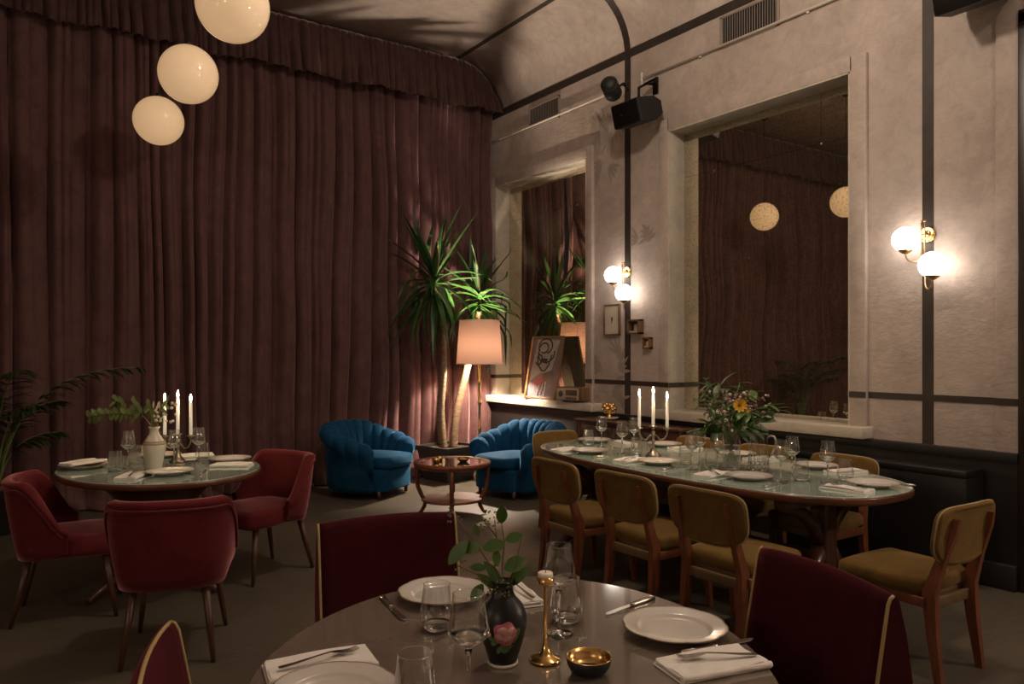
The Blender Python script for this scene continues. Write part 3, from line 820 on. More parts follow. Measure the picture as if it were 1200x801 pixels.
def velvet_chair():
    t = thing('velvet_chair', 'x', 'chair')
    Rf = plan(.27, .285, 2.9); tm = rad(96)
    phis = [PI + tm * (2 * k / 96 - 1) for k in range(97)]
    def top(th):
        a = abs(th); return .785 - .28 * sm(rad(50), rad(98), a)
    def prof(ph):
        th = ph - PI; T = top(th); a = abs(th); lean = .035 * max(0, math.cos(th)); f = sm(rad(96), rad(60), a); w = lerp(.035, .058, f)
        pts = []
        B = .355 + .03 * (1 - f)
        for u in (0, .15, .4, .7, .92): pts.append((-.035 * (1 - u) ** 2 + lean * u, lerp(B, T - .02, u)))
        pts += [(lean + .006, T - .022), (lean + .012, T - .008), (lean, T + .004), (lean - w * .5, T + .01), (lean - w, T), (lean - w - .006, T - .02)]
        for u in (.9, .6, .3, 0): pts.append((-.035 * (1 - u) ** 2 + lean * u - w, lerp(B, T - .02, u)))
        return pts
    obj('back_shell', sweep(phis, Rf, prof), 'red_velvet', t)
    pth = []
    for ph in phis[2:-2]:
        th = ph - PI; r = Rf(ph) + .035 * max(0, math.cos(th)) + .006
        pth.append((r * math.cos(ph), r * math.sin(ph), top(th) - .035))
    obj('back_piping', G().tube(pth, .0055, 6), 'red_velvet', t)
    out = [(.30 - .0, .20), (.31, .10), (.315, 0), (.31, -.10), (.30, -.20), (.27, -.235), (.1, -.25), (-.12, -.22), (-.2, -.14), (-.215, 0), (-.2, .14), (-.12, .22), (.1, .25), (.27, .235)]
    obj('seat_cushion', G().pad(out[::-1], .355, .475, .035, .02), 'red_velvet', t)
    for (x, y) in ((.20, .17), (.20, -.17), (-.17, .16), (-.17, -.16)):
        sx = .06 if x > 0 else -.08; sy = .045 if y > 0 else -.045
        obj('leg', G().tube([(x, y, .365), (x + sx * .5, y + sy * .5, .18), (x + sx, y + sy, 0.001)], [.021, .017, .011], 10), 'dark_wood', t)
    return t
P = Proto(velvet_chair())
P.put((.775, 4.13, 0), rad(71), 'red velvet tub chair seen from behind, in front of the left table')
P.put((.37, 5.06, 0), rad(-10), 'red velvet tub chair cut by the left edge of the photo')
P.put((1.53, 5.20, 0), rad(203), 'red velvet tub chair right of the left table, facing left')

def mustard_chair():
    t = thing('dining_chair', 'x', 'chair')
    # faces +x; backrest at x about -.27
    seat = [(.225, .20), (.235, .1), (.237, 0), (.235, -.1), (.225, -.20), (.195, -.232), (0, -.228), (-.17, -.21), (-.205, -.175), (-.21, 0), (-.205, .175), (-.17, .21), (0, .228), (.195, .232)]
    obj('seat_cushion', G().pad(seat[::-1], .385, .465, .03, .018), 'mustard_wool', t)
    fr = G()
    fr.pad([(x * .93, y * .90) for x, y in seat][::-1], .345, .386, .004)
    fr.box((-.215, 0, .345), (.022, .36, .05), .004)
    obj('seat_frame', fr, 'ply_wood', t)
    # backrest: rounded panel bent in plan
    pts = []
    W, H = .49, .28
    for k in range(48):
        a = 2 * PI * k / 48; c, s_ = math.cos(a), math.sin(a); n = 5.5 if s_ > 0 else 3.2
        x = W / 2 * abs(c) ** (2 / n) * (1 if c >= 0 else -1); y = H / 2 * abs(s_) ** (2 / n) * (1 if s_ >= 0 else -1)
        if y < 0: x *= 1 - .14 * (y / (H / 2)) ** 2
        pts.append((x, y))
    def bend(p): # pad (x across, y up, z thickness) -> chair space
        return Vector((-.292 + .34 * p.x * p.x + p.z - .16 * p.y, p.x, .665 + p.y))
    b = G().pad(pts, -.018, .020, .014, .006); obj('backrest', b.map(bend), 'mustard_wool', t)
    e = G().tube([(x * 1.004, y * 1.004, -.004) for x, y in pts + pts[:1]], .0045, 6, False); obj('backrest_edge', e.map(bend), 'mustard_edge', t)
    for sy in (1, -1):
        y = .165 * sy
        def sec(x, z, w, d, yy): return [(x - d, yy - w, z), (x + d, yy - w, z), (x + d, yy + w, z), (x - d, yy + w, z)]
        g = G().loft([sec(-.262, 0.001, .014, .016, y + .015 * sy), sec(-.232, .22, .017, .024, y + .012 * sy), sec(-.218, .40, .019, .030, y + .008 * sy), sec(-.262, .55, .016, .022, y), sec(-.312, .69, .013, .017, y - .01 * sy), sec(-.326, .752, .010, .012, y - .012 * sy)], smooth=False)
        o = obj('rear_leg', g, 'chair_wood', t)
        g = G().loft([sec(.215, 0.001, .013, .013, .205 * sy), sec(.195, .2, .016, .017, .20 * sy), sec(.185, .384, .019, .021, .195 * sy)], smooth=False)
        obj('front_leg', g, 'chair_wood', t)
        obj('side_rail', G().box((-.01, .20 * sy, .358), (.39, .018, .045), .003), 'chair_wood', t)
    return t
MC = Proto(mustard_chair())
gp = None
MC.put((3.27, 3.85, 0), rad(-1), 'mustard dining chair, farthest of three with backs to the camera at the long table')
MC.put((3.27, 3.21, 0), rad(1), 'mustard dining chair, middle of three with backs to the camera at the long table')
MC.put((3.265, 2.61, 0), rad(2), 'mustard dining chair, nearest of three with backs to the camera at the long table')
MC.put((3.70, 1.97, 0), rad(88), 'mustard dining chair pulled out at the right end of the long table')
MC.put((4.03, 4.90, 0), rad(-90), 'mustard dining chair at the far left end of the long table, beside the blue armchair')
MC.put((4.40, 4.16, 0), rad(180), 'mustard dining chair on the wall side of the long table, behind the candelabra')
MC.put((4.40, 3.52, 0), rad(181), 'mustard dining chair on the wall side of the long table, behind the glass pitcher')
MC.put((4.40, 2.91, 0), rad(180), 'mustard dining chair on the wall side of the long table, nearest its right end')

def burgundy_chair():
    t = thing('upholstered_chair', 'x', 'chair')
    # faces +x; thin at the top, thick lower down, gold piping on both edges of each side
    W = .265
    def side(): # (x, z) outline of the side, from the seat up the front, over the top, down the back
        fr = [(-.155, .42), (-.175, .55), (-.200, .70), (-.222, .82)]
        tp = [(-.228, .85), (-.236, .866), (-.246, .872), (-.258, .868)]
        bk = [(-.268, .85), (-.292, .76), (-.312, .64), (-.318, .52), (-.300, .40), (-.27, .36)]
        return fr, tp, bk
    fr, tp, bk = side(); lp = fr + tp + bk
    def bow(y): return -.018 * (1 - (y / W) ** 2)
    loops = []
    for k in range(13):
        y = lerp(-W, W, k / 12); loops.append([(x + bow(y), y, z - .012 * (y / W) ** 2 * (1 if z > .6 else 0)) for x, z in lp])
    obj('backrest', G().loft(loops, smooth=True), 'burgundy_velvet', t)
    for sy in (1, -1):
        obj('piping', G().tube([(x, W * sy, z - (.012 if z > .6 else 0)) for x, z in fr + tp[:3]], .0048, 6), 'piping_gold', t)
    seat = rrect(.46, .50, .05, 4, .02, 0)
    obj('seat_cushion', G().pad(seat, .36, .47, .03, .02), 'burgundy_velvet', t)
    obj('seat_base', G().pad(rrect(.43, .47, .03, 3, .02, 0), .33, .362, .005), 'dark_wood', t)
    for x in (.19, -.19):
        for y in (.19, -.19): obj('leg', G().tube([(x, y, .335), (x * 1.15, y * 1.08, .001)], [.02, .012], 8), 'dark_wood', t)
    return t
P = Proto(burgundy_chair())
P.put((1.21, 2.42, 0), rad(-101), 'burgundy velvet chair with gold piping at the far side of the front table')
P.put((1.775, 1.385, 0), rad(165), 'burgundy velvet chair with gold piping at the right of the front table')
bc = P.put((.514, 1.615, 0), rad(-16), 'burgundy velvet chair seen edge on at the bottom left, its top a narrow peak')

obj('piping', G().tube([(-.246 - .018 * (1 - (y / .255) ** 2), y, .872 - .012 * (y / .255) ** 2) for y in [lerp(-.255, .255, k / 12) for k in range(13)]], .0048, 6), 'piping_gold', bc)

# ------------------------------------------------------------------ tables
ZT = .75
def oval_table(name, label, loc, outline, topmat, rim=.010):
    t = thing(name, label, 'table', loc)
    return t
LT = (3.956, 3.56, 0)
t = thing('dining_table', 'long oval dining table with mint glass top and brown wooden edge', 'table', LT)
lo = superell(.608, 1.437, 2.75, -.031, 96)
obj('glass_top', G().pad([(x * .988, y * .995) for x, y in lo], ZT - .012, ZT, .003), 'mint_glass', t)
obj('table_edge', G().pad(lo, ZT - .048, ZT - .004, .010, r0=.02), 'table_wood', t)
for y in (.98, -.98):
    obj('pedestal', G().box((0, y, .43), (.11, .11, .56), .012), 'dark_wood', t)
    obj('bearer', G().box((0, y, .665), (.80, .09, .07), .01), 'dark_wood', t)
    for sx in (1, -1):
        p = [(0, y, .40), (.12 * sx, y, .26), (.26 * sx, y, .11), (.40 * sx, y, .035), (.46 * sx, y, .020)]
        obj('foot', G().tube(p, [.055, .05, .042, .03, .019], 8), 'dark_wood', t)
        p = [(.03 * sx, y, .40), (.10 * sx, y, .52), (.22 * sx, y, .60), (.38 * sx, y, .64)]
        obj('brace', G().tube(p, [.045, .045, .038, .025], 8), 'dark_wood', t)
obj('stretcher', G().box((0, 0, .30), (.05, 1.94, .07), .008), 'dark_wood', t)

LF = (.906, 5.33, 0)
t = thing('oval_table', 'oval table with mint glass top and conical base by the curtain', 'table', LF)
lo = superell(.574, .727, 2.05, .252, 80)
obj('glass_top', G().pad([(x * .985, y * .988) for x, y in lo], ZT - .012, ZT, .003), 'mint_glass', t)
obj('table_edge', G().pad(lo, ZT - .042, ZT - .004, .010, r0=.02), 'table_wood', t)
obj('pedestal', G().lathe([(0, .708), (.36, .708), (.34, .66), (.22, .52), (.13, .36), (.085, .22), (.07, .12), (0, .12)], 10), 'dark_wood', t)
for k in range(4):
    a = rad(-150 + 90 * k); d = (math.cos(a), math.sin(a))
    obj('foot', G().tube([(d[0] * .02, d[1] * .02, .25), (d[0] * .25, d[1] * .25, .15), (d[0] * .50, d[1] * .50, .022)], [.045, .036, .022], 8), 'dark_wood', t)

FT = (1.031, 1.488, 0)
t = thing('front_table', 'large oval table with glossy taupe top in the foreground', 'table', FT)
lo = superell(.609, .725, 2.0, 2.465, 110)
obj('glass_top', G().pad([(x * .992, y * .992) for x, y in lo], ZT - .012, ZT, .003), 'taupe_glass', t)
obj('table_edge', G().pad(lo, ZT - .032, ZT - .003, .008), 'table_wood', t)
obj('pedestal', G().lathe([(0, .718), (.22, .718), (.12, .62), (.07, .40), (.07, .15), (0, .15)], 20), 'dark_wood', t)
for k in range(4):
    a = rad(-100 + 90 * k); d = (math.cos(a), math.sin(a))
    obj('foot', G().tube([(d[0] * .02, d[1] * .02, .22), (d[0] * .2, d[1] * .2, .12), (d[0] * .42, d[1] * .42, .022)], [.045, .034, .021], 8), 'dark_wood', t)

# side table between the armchairs
t = thing('side_table', 'round wooden side table with glass top and lower shelf between the armchairs', 'table', (3.50, 6.05, 0), rad(14))
ZZ = .485
circ = [(.355 * math.cos(2 * PI * k / 64), .355 * math.sin(2 * PI * k / 64)) for k in range(64)]
obj('top_rim', G().lathe([(.29, ZZ - .004), (.30, ZZ), (.345, ZZ + .004), (.356, ZZ - .004), (.352, ZZ - .035), (.33, ZZ - .045), (.30, ZZ - .045), (.29, ZZ - .02), (.29, ZZ - .004)], 56), 'chair_wood', t)
obj('glass_top', G().pad([(x * .82, y * .82) for x, y in circ], ZZ - .016, ZZ - .006, .002), 'smoked_glass', t)
obj('shelf', G().pad([(x * .80, y * .80) for x, y in circ], .135, .155, .006), 'chair_wood', t)
for k in range(4):
    a = rad(45 + 90 * k); d = Vector((math.cos(a), math.sin(a), 0))
    prof = [(.325, ZZ - .04), (.325, .36), (.315, .26), (.275, .17), (.245, .125), (.255, .08), (.285, .03), (.31, .013)]
    obj('leg', G().tube([tuple(d * r + Vector((0, 0, z))) for r, z in prof], [.019, .019, .019, .020, .021, .018, .015, .013], 8), 'chair_wood', t)
t = thing('ashtray', 'small brass bowl on the side table, right of two little glasses', 'bowl', (3.60, 6.02, ZZ - .005))
obj('bowl', G().lathe([(0, 0), (.03, 0), (.055, .02), (.062, .035), (.057, .035), (.045, .016), (0, .008)], 24), 'brass', t)
for k, (x, y, lb) in enumerate([(3.37, 6.12, 'left of two little amber glasses on the round side table'), (3.45, 6.20, 'right of two little amber glasses on the round side table')]):
    o = obj('tealight_glass', G().lathe([(0, 0), (.025, 0), (.03, .04), (.027, .04), (.023, .006), (0, .006)], 18), 'brass', None, (x, y, ZZ - .005)); tag(o, lb, 'glass')

# ------------------------------------------------------------------ tableware
def mk_plate():
    t = thing('dinner_plate', 'x', 'plate')
    fr = lambda a, r: 1 + (.032 * abs(math.sin(4 * a)) ** .7 - .016) * sm(.085, .13, r)
    dsh = obj('dish', G().lathe([(0, .004), (.075, .004), (.08, 0), (.084, .003), (.095, .011), (.128, .020), (.1345, .0235), (.1350, .0250), (.1335, .0256), (.127, .0236), (.100, .0175), (.097, .0165), (.093, .0125), (.088, .0085), (.084, .0076), (.05, .0072), (0, .007)], 64, fr=fr), 'porcelain', t)
    obj('rim_line', G().tube([((.1345 * fr(a, .1345)) * math.cos(a), (.1345 * fr(a, .1345)) * math.sin(a), .0245) for a in [2 * PI * k / 64 for k in range(65)]], .0022, 5, False), 'rim_gold', dsh)
    return Proto(t)
def mk_napkin():
    g = G(); L, Wd = .255, .125
    for i, (z0, dx, dy, r) in enumerate([(0, 0, 0, 0), (.0045, .004, .003, .02), (.009, -.006, .002, -.015)]):
        h = G().pad(rrect(L - .01 * i, Wd - .006 * i, .008, 3), z0, z0 + .0042, .0018)
        # finer top for soft wrinkles
        g.merge(h, Matrix.Translation((dx, dy, 0)) @ Matrix.Rotation(r, 4, 'Z'))
    nx, ny = 24, 12; rows = []
    for j in range(ny + 1):
        row = []
        for i in range(nx + 1):
            x = lerp(-L / 2 + .008, L / 2 - .008, i / nx); y = lerp(-Wd / 2 + .006, Wd / 2 - .006, j / ny)
            row.append((x, y, .0142 + .0022 * math.sin(22 * x + 30 * y) + .0015 * math.sin(61 * y - 20 * x) + .004 * sm(.03, .06, y)))
        rows.append(row)
    g.loft(rows, (False, False), False)
    g.tube([(lerp(-L / 2 + .004, L / 2 - .004, k / 12), -Wd / 2 + .004 + .0015 * math.sin(k), .0085 + .001 * math.sin(k * 1.7)) for k in range(13)], .0075, 8)
    o = obj('cloth_napkin', g, 'linen'); o['category'] = 'napkin'; return Proto(o)
def mk_fork():
    g = G(); z = .003
    def st(x, w, zz, h=.0016): return [(x, -w, zz), (x, w, zz), (x, w, zz + h), (x, -w, zz + h)]
    g.loft([st(-.10, .004, z), st(-.095, .0075, z), (st(-.06, .0062, z + .001)), st(-.01, .0035, z + .005), st(.025, .0033, z + .007), st(.04, .009, z + .004), st(.055, .0115, z + .001), st(.062, .0115, z)], smooth=False)
    for k in range(4):
        y = -.0096 + k * .0064
        g.loft([[(x, y - w, zz), (x, y + w, zz), (x, y + w, zz + .0015), (x, y - w, zz + .0015)] for x, w, zz in ((.061, .0022, z), (.08, .0019, z - .001), (.097, .0010, z + .003))], smooth=False)
    o = obj('fork', g, 'steel'); o['category'] = 'fork'; return Proto(o)
def mk_knife():
    t = thing('table_knife', 'x', 'knife')
    h = G(); h.loft([[(x, -w, .001), (x, w, .001), (x, w, .001 + hh), (x, -w, .001 + hh)] for x, w, hh in ((-.115, .005, .006), (-.108, .0085, .009), (-.06, .0075, .009), (-.015, .0055, .008), (-.005, .0065, .008))])
    obj('handle', h, 'steel', t)
    b = G().pad([(-.006, -.006), (.0, -.0085), (.06, -.0095), (.095, -.009), (.110, -.002), (.112, .006), (.10, .0085), (-.006, .0065)], .0035, .0052, .0006, seg=1)
    obj('blade', b, 'steel', t); return Proto(t)
def mk_wine():
    t = thing('wine_glass', 'x', 'glass')
    outer = [(.003, .118), (.010, .1195), (.026, .130), (.044, .149), (.0455, .156), (.043, .170), (.037, .205), (.0335, .236)]
    bw = obj('bowl', G().lathe(outer, 36), 'thin_glass', t)
    obj('bowl_base', G().lathe([(0, .1205), (.010, .1215), (.024, .131), (.0405, .148), (.036, .1475), (.02, .1385), (0, .136)], 32), 'solid_glass', t)
    obj('rim', G().tube([(.0335 * math.cos(2 * PI * k / 36), .0335 * math.sin(2 * PI * k / 36), .236) for k in range(37)], .0009, 5, False), 'thin_glass', bw)
    obj('stem', G().lathe([(0, 0), (.037, 0), (.0375, .0015), (.02, .004), (.007, .009), (.0042, .02), (.0036, .06), (.0040, .10), (.008, .1165), (0, .1175)], 28), 'solid_glass', t)
    return Proto(t)
def mk_tumbler():
    t = thing('tumbler', 'x', 'glass')
    obj('body', G().lathe([(.024, .002), (.036, .006), (.0455, .030), (.0465, .040), (.045, .055), (.040, .09), (.036, .122)], 36), 'thin_glass', t)
    obj('base', G().lathe([(0, .0), (.026, .0), (.034, .005), (.040, .017), (.030, .0125), (0, .010)], 32), 'solid_glass', t)
    obj('rim', G().tube([(.036 * math.cos(2 * PI * k / 36), .036 * math.sin(2 * PI * k / 36), .122) for k in range(37)], .0009, 5, False), 'thin_glass', t)
    return Proto(t)
PL, NA, FO, KN, WG, TU = mk_plate(), mk_napkin(), mk_fork(), mk_knife(), mk_wine(), mk_tumbler()
e = .0006; Z = ZT + e
def setting_plate(x, y, rz, lb): PL.put((x, y, Z), rz, lb)
# foreground table
setting_plate(1.500, 1.415, .2, 'white scalloped plate on the right of the front table')
setting_plate(1.135, 2.015, .5, 'white scalloped plate at the far edge of the front table')
PL.put((.605, 1.555, Z + .004), .1, 'white plate cut by the bottom edge at the left of the front table')
NA.put((1.415, 1.215, Z), rad(-13), 'folded white napkin under a fork at bottom right of the front table')
NA.put((.645, 1.735, Z), rad(-10), 'folded white napkin with a fork at bottom left of the front table')
NA.put((1.315, 1.92, Z), rad(75), 'folded white napkin behind the black vase on the front table')
FO.put((1.43, 1.215, Z + .0185), rad(150), 'steel fork lying on the bottom right napkin of the front table')
FO.put((.645, 1.74, Z + .0185), rad(2), 'steel fork on the bottom left napkin, next to the cut plate')
FO.put((1.335, 1.90, Z + .0185), rad(80), 'steel fork on the napkin behind the black vase')
KN.put((.962, 2.01, Z), rad(-98), 'table knife left of the far front-table plate')
KN.put((1.545, 1.632, Z), rad(-172), 'steel table knife above the right front-table plate')
KN.put((1.52, 1.285, Z), rad(-12), 'steel knife tip peeking from under the right front-table plate')
TU.put((.992, 1.797, Z), 0, 'stemless glass in front of the far plate on the front table')
TU.put((1.316, 1.644, Z), 0, 'stemless glass behind the brass candlestick on the front table')
TU.put((.728, 1.412, Z), 0, 'stemless glass cut by the bottom edge beside the left front plate')
WG.put((.835, 1.375, Z), 0, 'wine glass left of the black rose vase on the front table')
WG.put((1.24, 1.582, Z), 0, 'wine glass right behind the brass candlestick on the front table')

# black vase with a painted rose
t = thing('rose_vase', 'black ceramic vase with a painted pink rose on the front table', 'vase', (1.014, 1.511, Z))
VP = [(0, .003), (.031, .003), (.033, 0), (.036, .004), (.034, .008), (.0365, .02), (.050, .06), (.0585, .098), (.0575, .118), (.048, .142), (.032, .160), (.0255, .172), (.0235, .185), (.025, .197), (.028, .2), (.024, .2), (.0215, .187), (.02, .17), (0, .165)]
obj('body', G().lathe(VP, 44), 'black_ceramic', t)
obj('foot_ring', G().lathe([(.0335, .0), (.037, .003), (.0365, .007), (.034, .008)], 44), 'cream_ceramic', t)
def vr(z):
    for (r0, z0), (r1, z1) in zip(VP[4:11], VP[5:12]):
        if z0 <= z <= z1: return lerp(r0, r1, (z - z0) / (z1 - z0))
    return .05
va = math.atan2(-1.511, -1.014) + .0
def on_vase(u, v, off=.0008):
    a = va + u / .057; r = vr(v) + off
    return (r * math.cos(a), r * math.sin(a), v)
def patch(cu, cv, ru, rv, rot=0, n=18, lobes=0, off=.001, dome=.0015):
    loops = []
    for q in (1, .66, .33, .02):
        lp = []
        for k in range(n):
            a = 2 * PI * k / n; m = 1 + (.10 * math.cos(lobes * a) if lobes else 0)
            x = q * ru * math.cos(a) * m; y = q * rv * math.sin(a) * m
            lp.append(on_vase(cu + x * math.cos(rot) - y * math.sin(rot), cv + x * math.sin(rot) + y * math.cos(rot), off + dome * (1 - q * q)))
        loops.append(lp)
    return G().loft(loops, (False, True))
g = G(); g.merge(patch(.006, .090, .029, .028, 0, 30, 5))
obj('painted_rose', g, 'rose_pink', t)
g = G()
for u, v, ru, rv, ro in ((-.002, .100, .012, .008, .4), (.014, .094, .008, .011, -.4), (-.008, .084, .010, .007, -.5), (.010, .080, .011, .007, .3), (.020, .103, .006, .005, .2), (.005, .091, .006, .006, 0)): g.merge(patch(u, v, ru, rv, ro, 14, 0, .0026, .001))
obj('painted_petals', g, 'rose_light', t)
g = G()
for u, v, ro in ((-.032, .078, 2.6), (-.022, .068, .6), (-.002, .057, 1.2), (.016, .058, .2), (.032, .076, .9), (.037, .09, 1.4), (-.010, .050, .9), (.008, .048, .4)): g.merge(patch(u, v, .012, .0065, ro, 14, 0, .0008, .0005))
obj('painted_leaves', g, 'rose_leaf', t)
obj('painted_bud', patch(-.036, .086, .008, .006, .8, 12), 'rose_light', t)

def leaf_oval(q): return math.sin(PI * min(1, q * .97 + .03)) ** .75
# sprig in the black vase : leaf positions measured in the plane facing the camera
cam_r = Vector((.8236, -.5672, 0)); cam_f = Vector((.5672, .8236, 0)); up = Vector((0, 0, 1))
def V3(u, v, w=0): return cam_r * u + up * v + cam_f * w
t = thing('eucalyptus_sprig', 'leafy green eucalyptus sprigs standing in the black rose vase', 'flowers', (1.014, 1.511, Z + .012))
base = V3(0, .165)
LV = [((-.078, .273), (-.125, .228), .048), ((-.035, .27), (-.088, .268), .030), ((-.008, .318), (-.004, .368), .030), ((.01, .268), (-.055, .265), .038), ((.058, .283), (.018, .265), .030), ((.05, .222), (.005, .205), .042), ((.062, .206), (.01, .16), .034), ((-.052, .166), (-.078, .136), .032),
      ((-.048, .218), (-.08, .214), .022), ((-.03, .225), (.0, .165), .03), ((-.02, .195), (-.005, .16), .026), ((-.065, .3), (-.06, .325), .02)]
g = G(); st = G(); rr = random.Random(4)
LV = [(( -.085, .285), (-.128, .230), .034), ((-.052, .275), (-.100, .262), .030), ((-.004, .322), (-.001, .372), .028), ((.005, .278), (-.050, .272), .032), ((.006, .280), (.048, .292), .026), ((.004, .215), (.058, .238), .038), ((.012, .170), (.062, .225), .028), ((-.048, .178), (-.075, .140), .028),
      ((-.04, .212), (-.082, .212), .020), ((-.004, .170), (-.042, .232), .026), ((-.012, .165), (-.062, .205), .022), ((-.058, .295), (-.068, .325), .014), ((-.012, .225), (-.018, .262), .020)]
for (a, b, w) in LV:
    A = V3(a[0], a[1], rr.uniform(-.02, .02)); B = V3(b[0], b[1], rr.uniform(-.03, .03)); d = B - A
    g.leaf(A, d, -cam_f * .8 + up * .5 + cam_r * rr.uniform(-.3, .3), d.length, w, rr.uniform(-.15, .3), .10, 8, leaf_oval)
for pth in ([(0, .16), (-.03, .22), (-.06, .27), (-.085, .285)], [(-.06, .27), (-.10, .32), (-.112, .345)], [(0, .16), (-.002, .22), (.004, .28), (-.003, .32)], [(.004, .16), (.03, .20), (.055, .235)], [(-.004, .16), (-.04, .19), (-.06, .2), (-.11, .225)], [(-.06, .2), (-.05, .18)], [(0, .16), (.03, .22), (.045, .29)], [(-.02, .21), (-.015, .29), (-.02, .33)], [(-.015, .29), (-.045, .33)]):
    st.tube([V3(u, v, rr.uniform(-.006, .006)) for u, v in [(0, .02)] + list(pth) if True][(0 if pth[0][1] < .17 else 1):], .0014, 6)
obj('leaves', g, 'leaf_green', t); obj('stems', st, 'stem_brown', t)
sd = G()
for (cu, cv, n, sp) in ((-.115, .345, 9, .016), (-.022, .33, 16, .022), (-.10, .222, 8, .016), (.0, .178, 22, .018), (.008, .155, 16, .012), (-.045, .325, 8, .014)):
    for k in range(n): sd.sphere(V3(cu + rr.uniform(-sp, sp), cv + rr.uniform(-sp, sp), rr.uniform(-.03, -.012) if cv < .2 else rr.uniform(-sp, sp)), .0028, 6, 4)
o = obj('seed_pods', sd, 'leaf_sage', t); o['kind'] = 'stuff'

t = thing('candlestick', 'slender brass candlestick beside the rose vase on the front table', 'candlestick', (1.107, 1.465, Z))
obj('stand', G().lathe([(0, 0), (.036, 0), (.0385, .003), (.0365, .008), (.022, .014), (.011, .026), (.006, .042), (.0042, .06), (.0042, .175), (.008, .184), (.0195, .188), (.0205, .192), (.0205, .204), (.0185, .204), (.0175, .193), (0, .192)], 32), 'brass', t)
t2 = thing('tea_candle', 'unlit white tea candle set in the slender brass candlestick', 'candle', (1.107, 1.465, Z + .1935))
obj('wax', G().lathe([(0, 0), (.0165, 0), (.0188, .012), (.0185, .019), (.016, .021), (0, .0195)], 24), 'tealight_wax', t2)
obj('wick', G().tube([(0, 0, .019), (.001, 0, .025)], .0011, 6), 'wick', t2)
t = thing('brass_bowl', 'small bowl, black outside and gold inside, on the front table', 'bowl', (1.149, 1.353, Z))
obj('outside', G().lathe([(0, 0), (.030, 0), (.041, .006), (.050, .020), (.0535, .038), (.0525, .0385), (.049, .021), (.04, .0075), (0, .0035)], 40), 'black_case', t)
obj('gold_lining', G().lathe([(0, .0045), (.038, .0068), (.0478, .021), (.0518, .0392), (.0538, .0392), (.0528, .0375), (.0495, .021), (.04, .0062), (0, .0036)], 40, fr=lambda a, r: 1 + .006 * math.sin(5 * a) * sm(.03, .05, r)), 'brass', t)

# ------------------------------------------------------------------ long table settings
LTn = 'on the long table'
setting_plate(4.10, 4.76, 0, 'plate at the far left end of the long table')
NA.put((4.20, 4.53, Z), rad(80), 'napkin beside the far left end plate of the long table')
setting_plate(3.64, 4.27, 0, 'plate before the farthest camera-side chair of the long table')
NA.put((3.58, 4.47, Z), rad(5), 'napkin left of the farthest camera-side plate of the long table')
KN.put((3.60, 4.06, Z), rad(0), 'knife right of the farthest camera-side plate of the long table')
setting_plate(4.38, 4.24, 0, 'plate just behind the candelabra on the wall side of the long table')
NA.put((4.38, 4.02, Z), rad(172), 'napkin right of the plate behind the candelabra')
setting_plate(3.66, 3.60, 0, 'plate directly in front of the candelabra on the long table')
NA.put((3.60, 3.80, Z), rad(8), 'napkin left of the plate in front of the candelabra')
KN.put((3.60, 3.40, Z), rad(4), 'knife right of the plate in front of the candelabra')
setting_plate(3.66, 2.87, 0, 'plate in front of the glass pitcher on the long table')
NA.put((3.59, 3.075, Z), rad(5), 'napkin left of the plate in front of the glass pitcher')
KN.put((3.62, 2.65, Z), rad(3), 'knife right of the plate in front of the glass pitcher')
setting_plate(4.36, 2.90, 0, 'plate on the wall side nearest the right end of the long table')
NA.put((4.35, 2.68, Z), rad(170), 'napkin behind the right tumbler on the wall side of the long table')
setting_plate(4.03, 2.325, 0, 'plate at the right end of the long table, before the pulled out chair')
NA.put((3.80, 2.34, Z), rad(97), 'napkin left of the right end plate of the long table')
KN.put((4.215, 2.30, Z), rad(92), 'knife right of the right end plate of the long table')
NA.put((4.39, 3.33, Z), rad(176), 'napkin half hidden behind the glass pitcher')
setting_plate(4.39, 3.55, 0, 'plate hidden behind the flowers on the long table')
for x, y, lb in ((3.934, 4.479, 'wine glass at the far left end of the long table'), (3.80, 4.10, 'nearer of the two wine glasses left of the candelabra'), (4.06, 4.25, 'farther of the two wine glasses left of the candelabra'),
                 (3.655, 3.30, 'nearer of the overlapping wine glasses right of the candelabra'), (3.86, 3.42, 'farther of the overlapping wine glasses right of the candelabra'), (3.726, 3.155, 'wine glass left of the flower vase on the long table'),
                 (3.741, 2.709, 'nearer of the two wine glasses right of the glass pitcher'), (3.96, 2.79, 'farther of the two wine glasses right of the glass pitcher'), (3.929, 2.535, 'single tall wine glass near the right end of the long table')):
    WG.put((x, y, Z), 0, lb)
for x, y, lb in ((3.923, 4.62, 'tumbler at the far left end of the long table'), (3.85, 4.00, 'tumbler left of the candelabra, under two wine glasses'), (3.80, 3.49, 'tumbler right of the candelabra, in front'),
                 (3.76, 3.235, 'tumbler left of the flower vase on the long table'), (3.865, 2.66, 'tumbler right of the glass pitcher on the long table'), (4.08, 2.52, 'tumbler beside the right end plate of the long table')):
    TU.put((x, y, Z), 0, lb)
for x, y, r_, lb in ((3.59, 3.07, 60, 'fork on the napkin left of the pitcher plate'), (3.80, 2.33, 97, 'fork on the napkin at the right end of the long table'), (3.60, 3.80, 20, 'fork on the napkin by the candelabra plate')):
    FO.put((x, y, Z + .0185), rad(r_), lb)

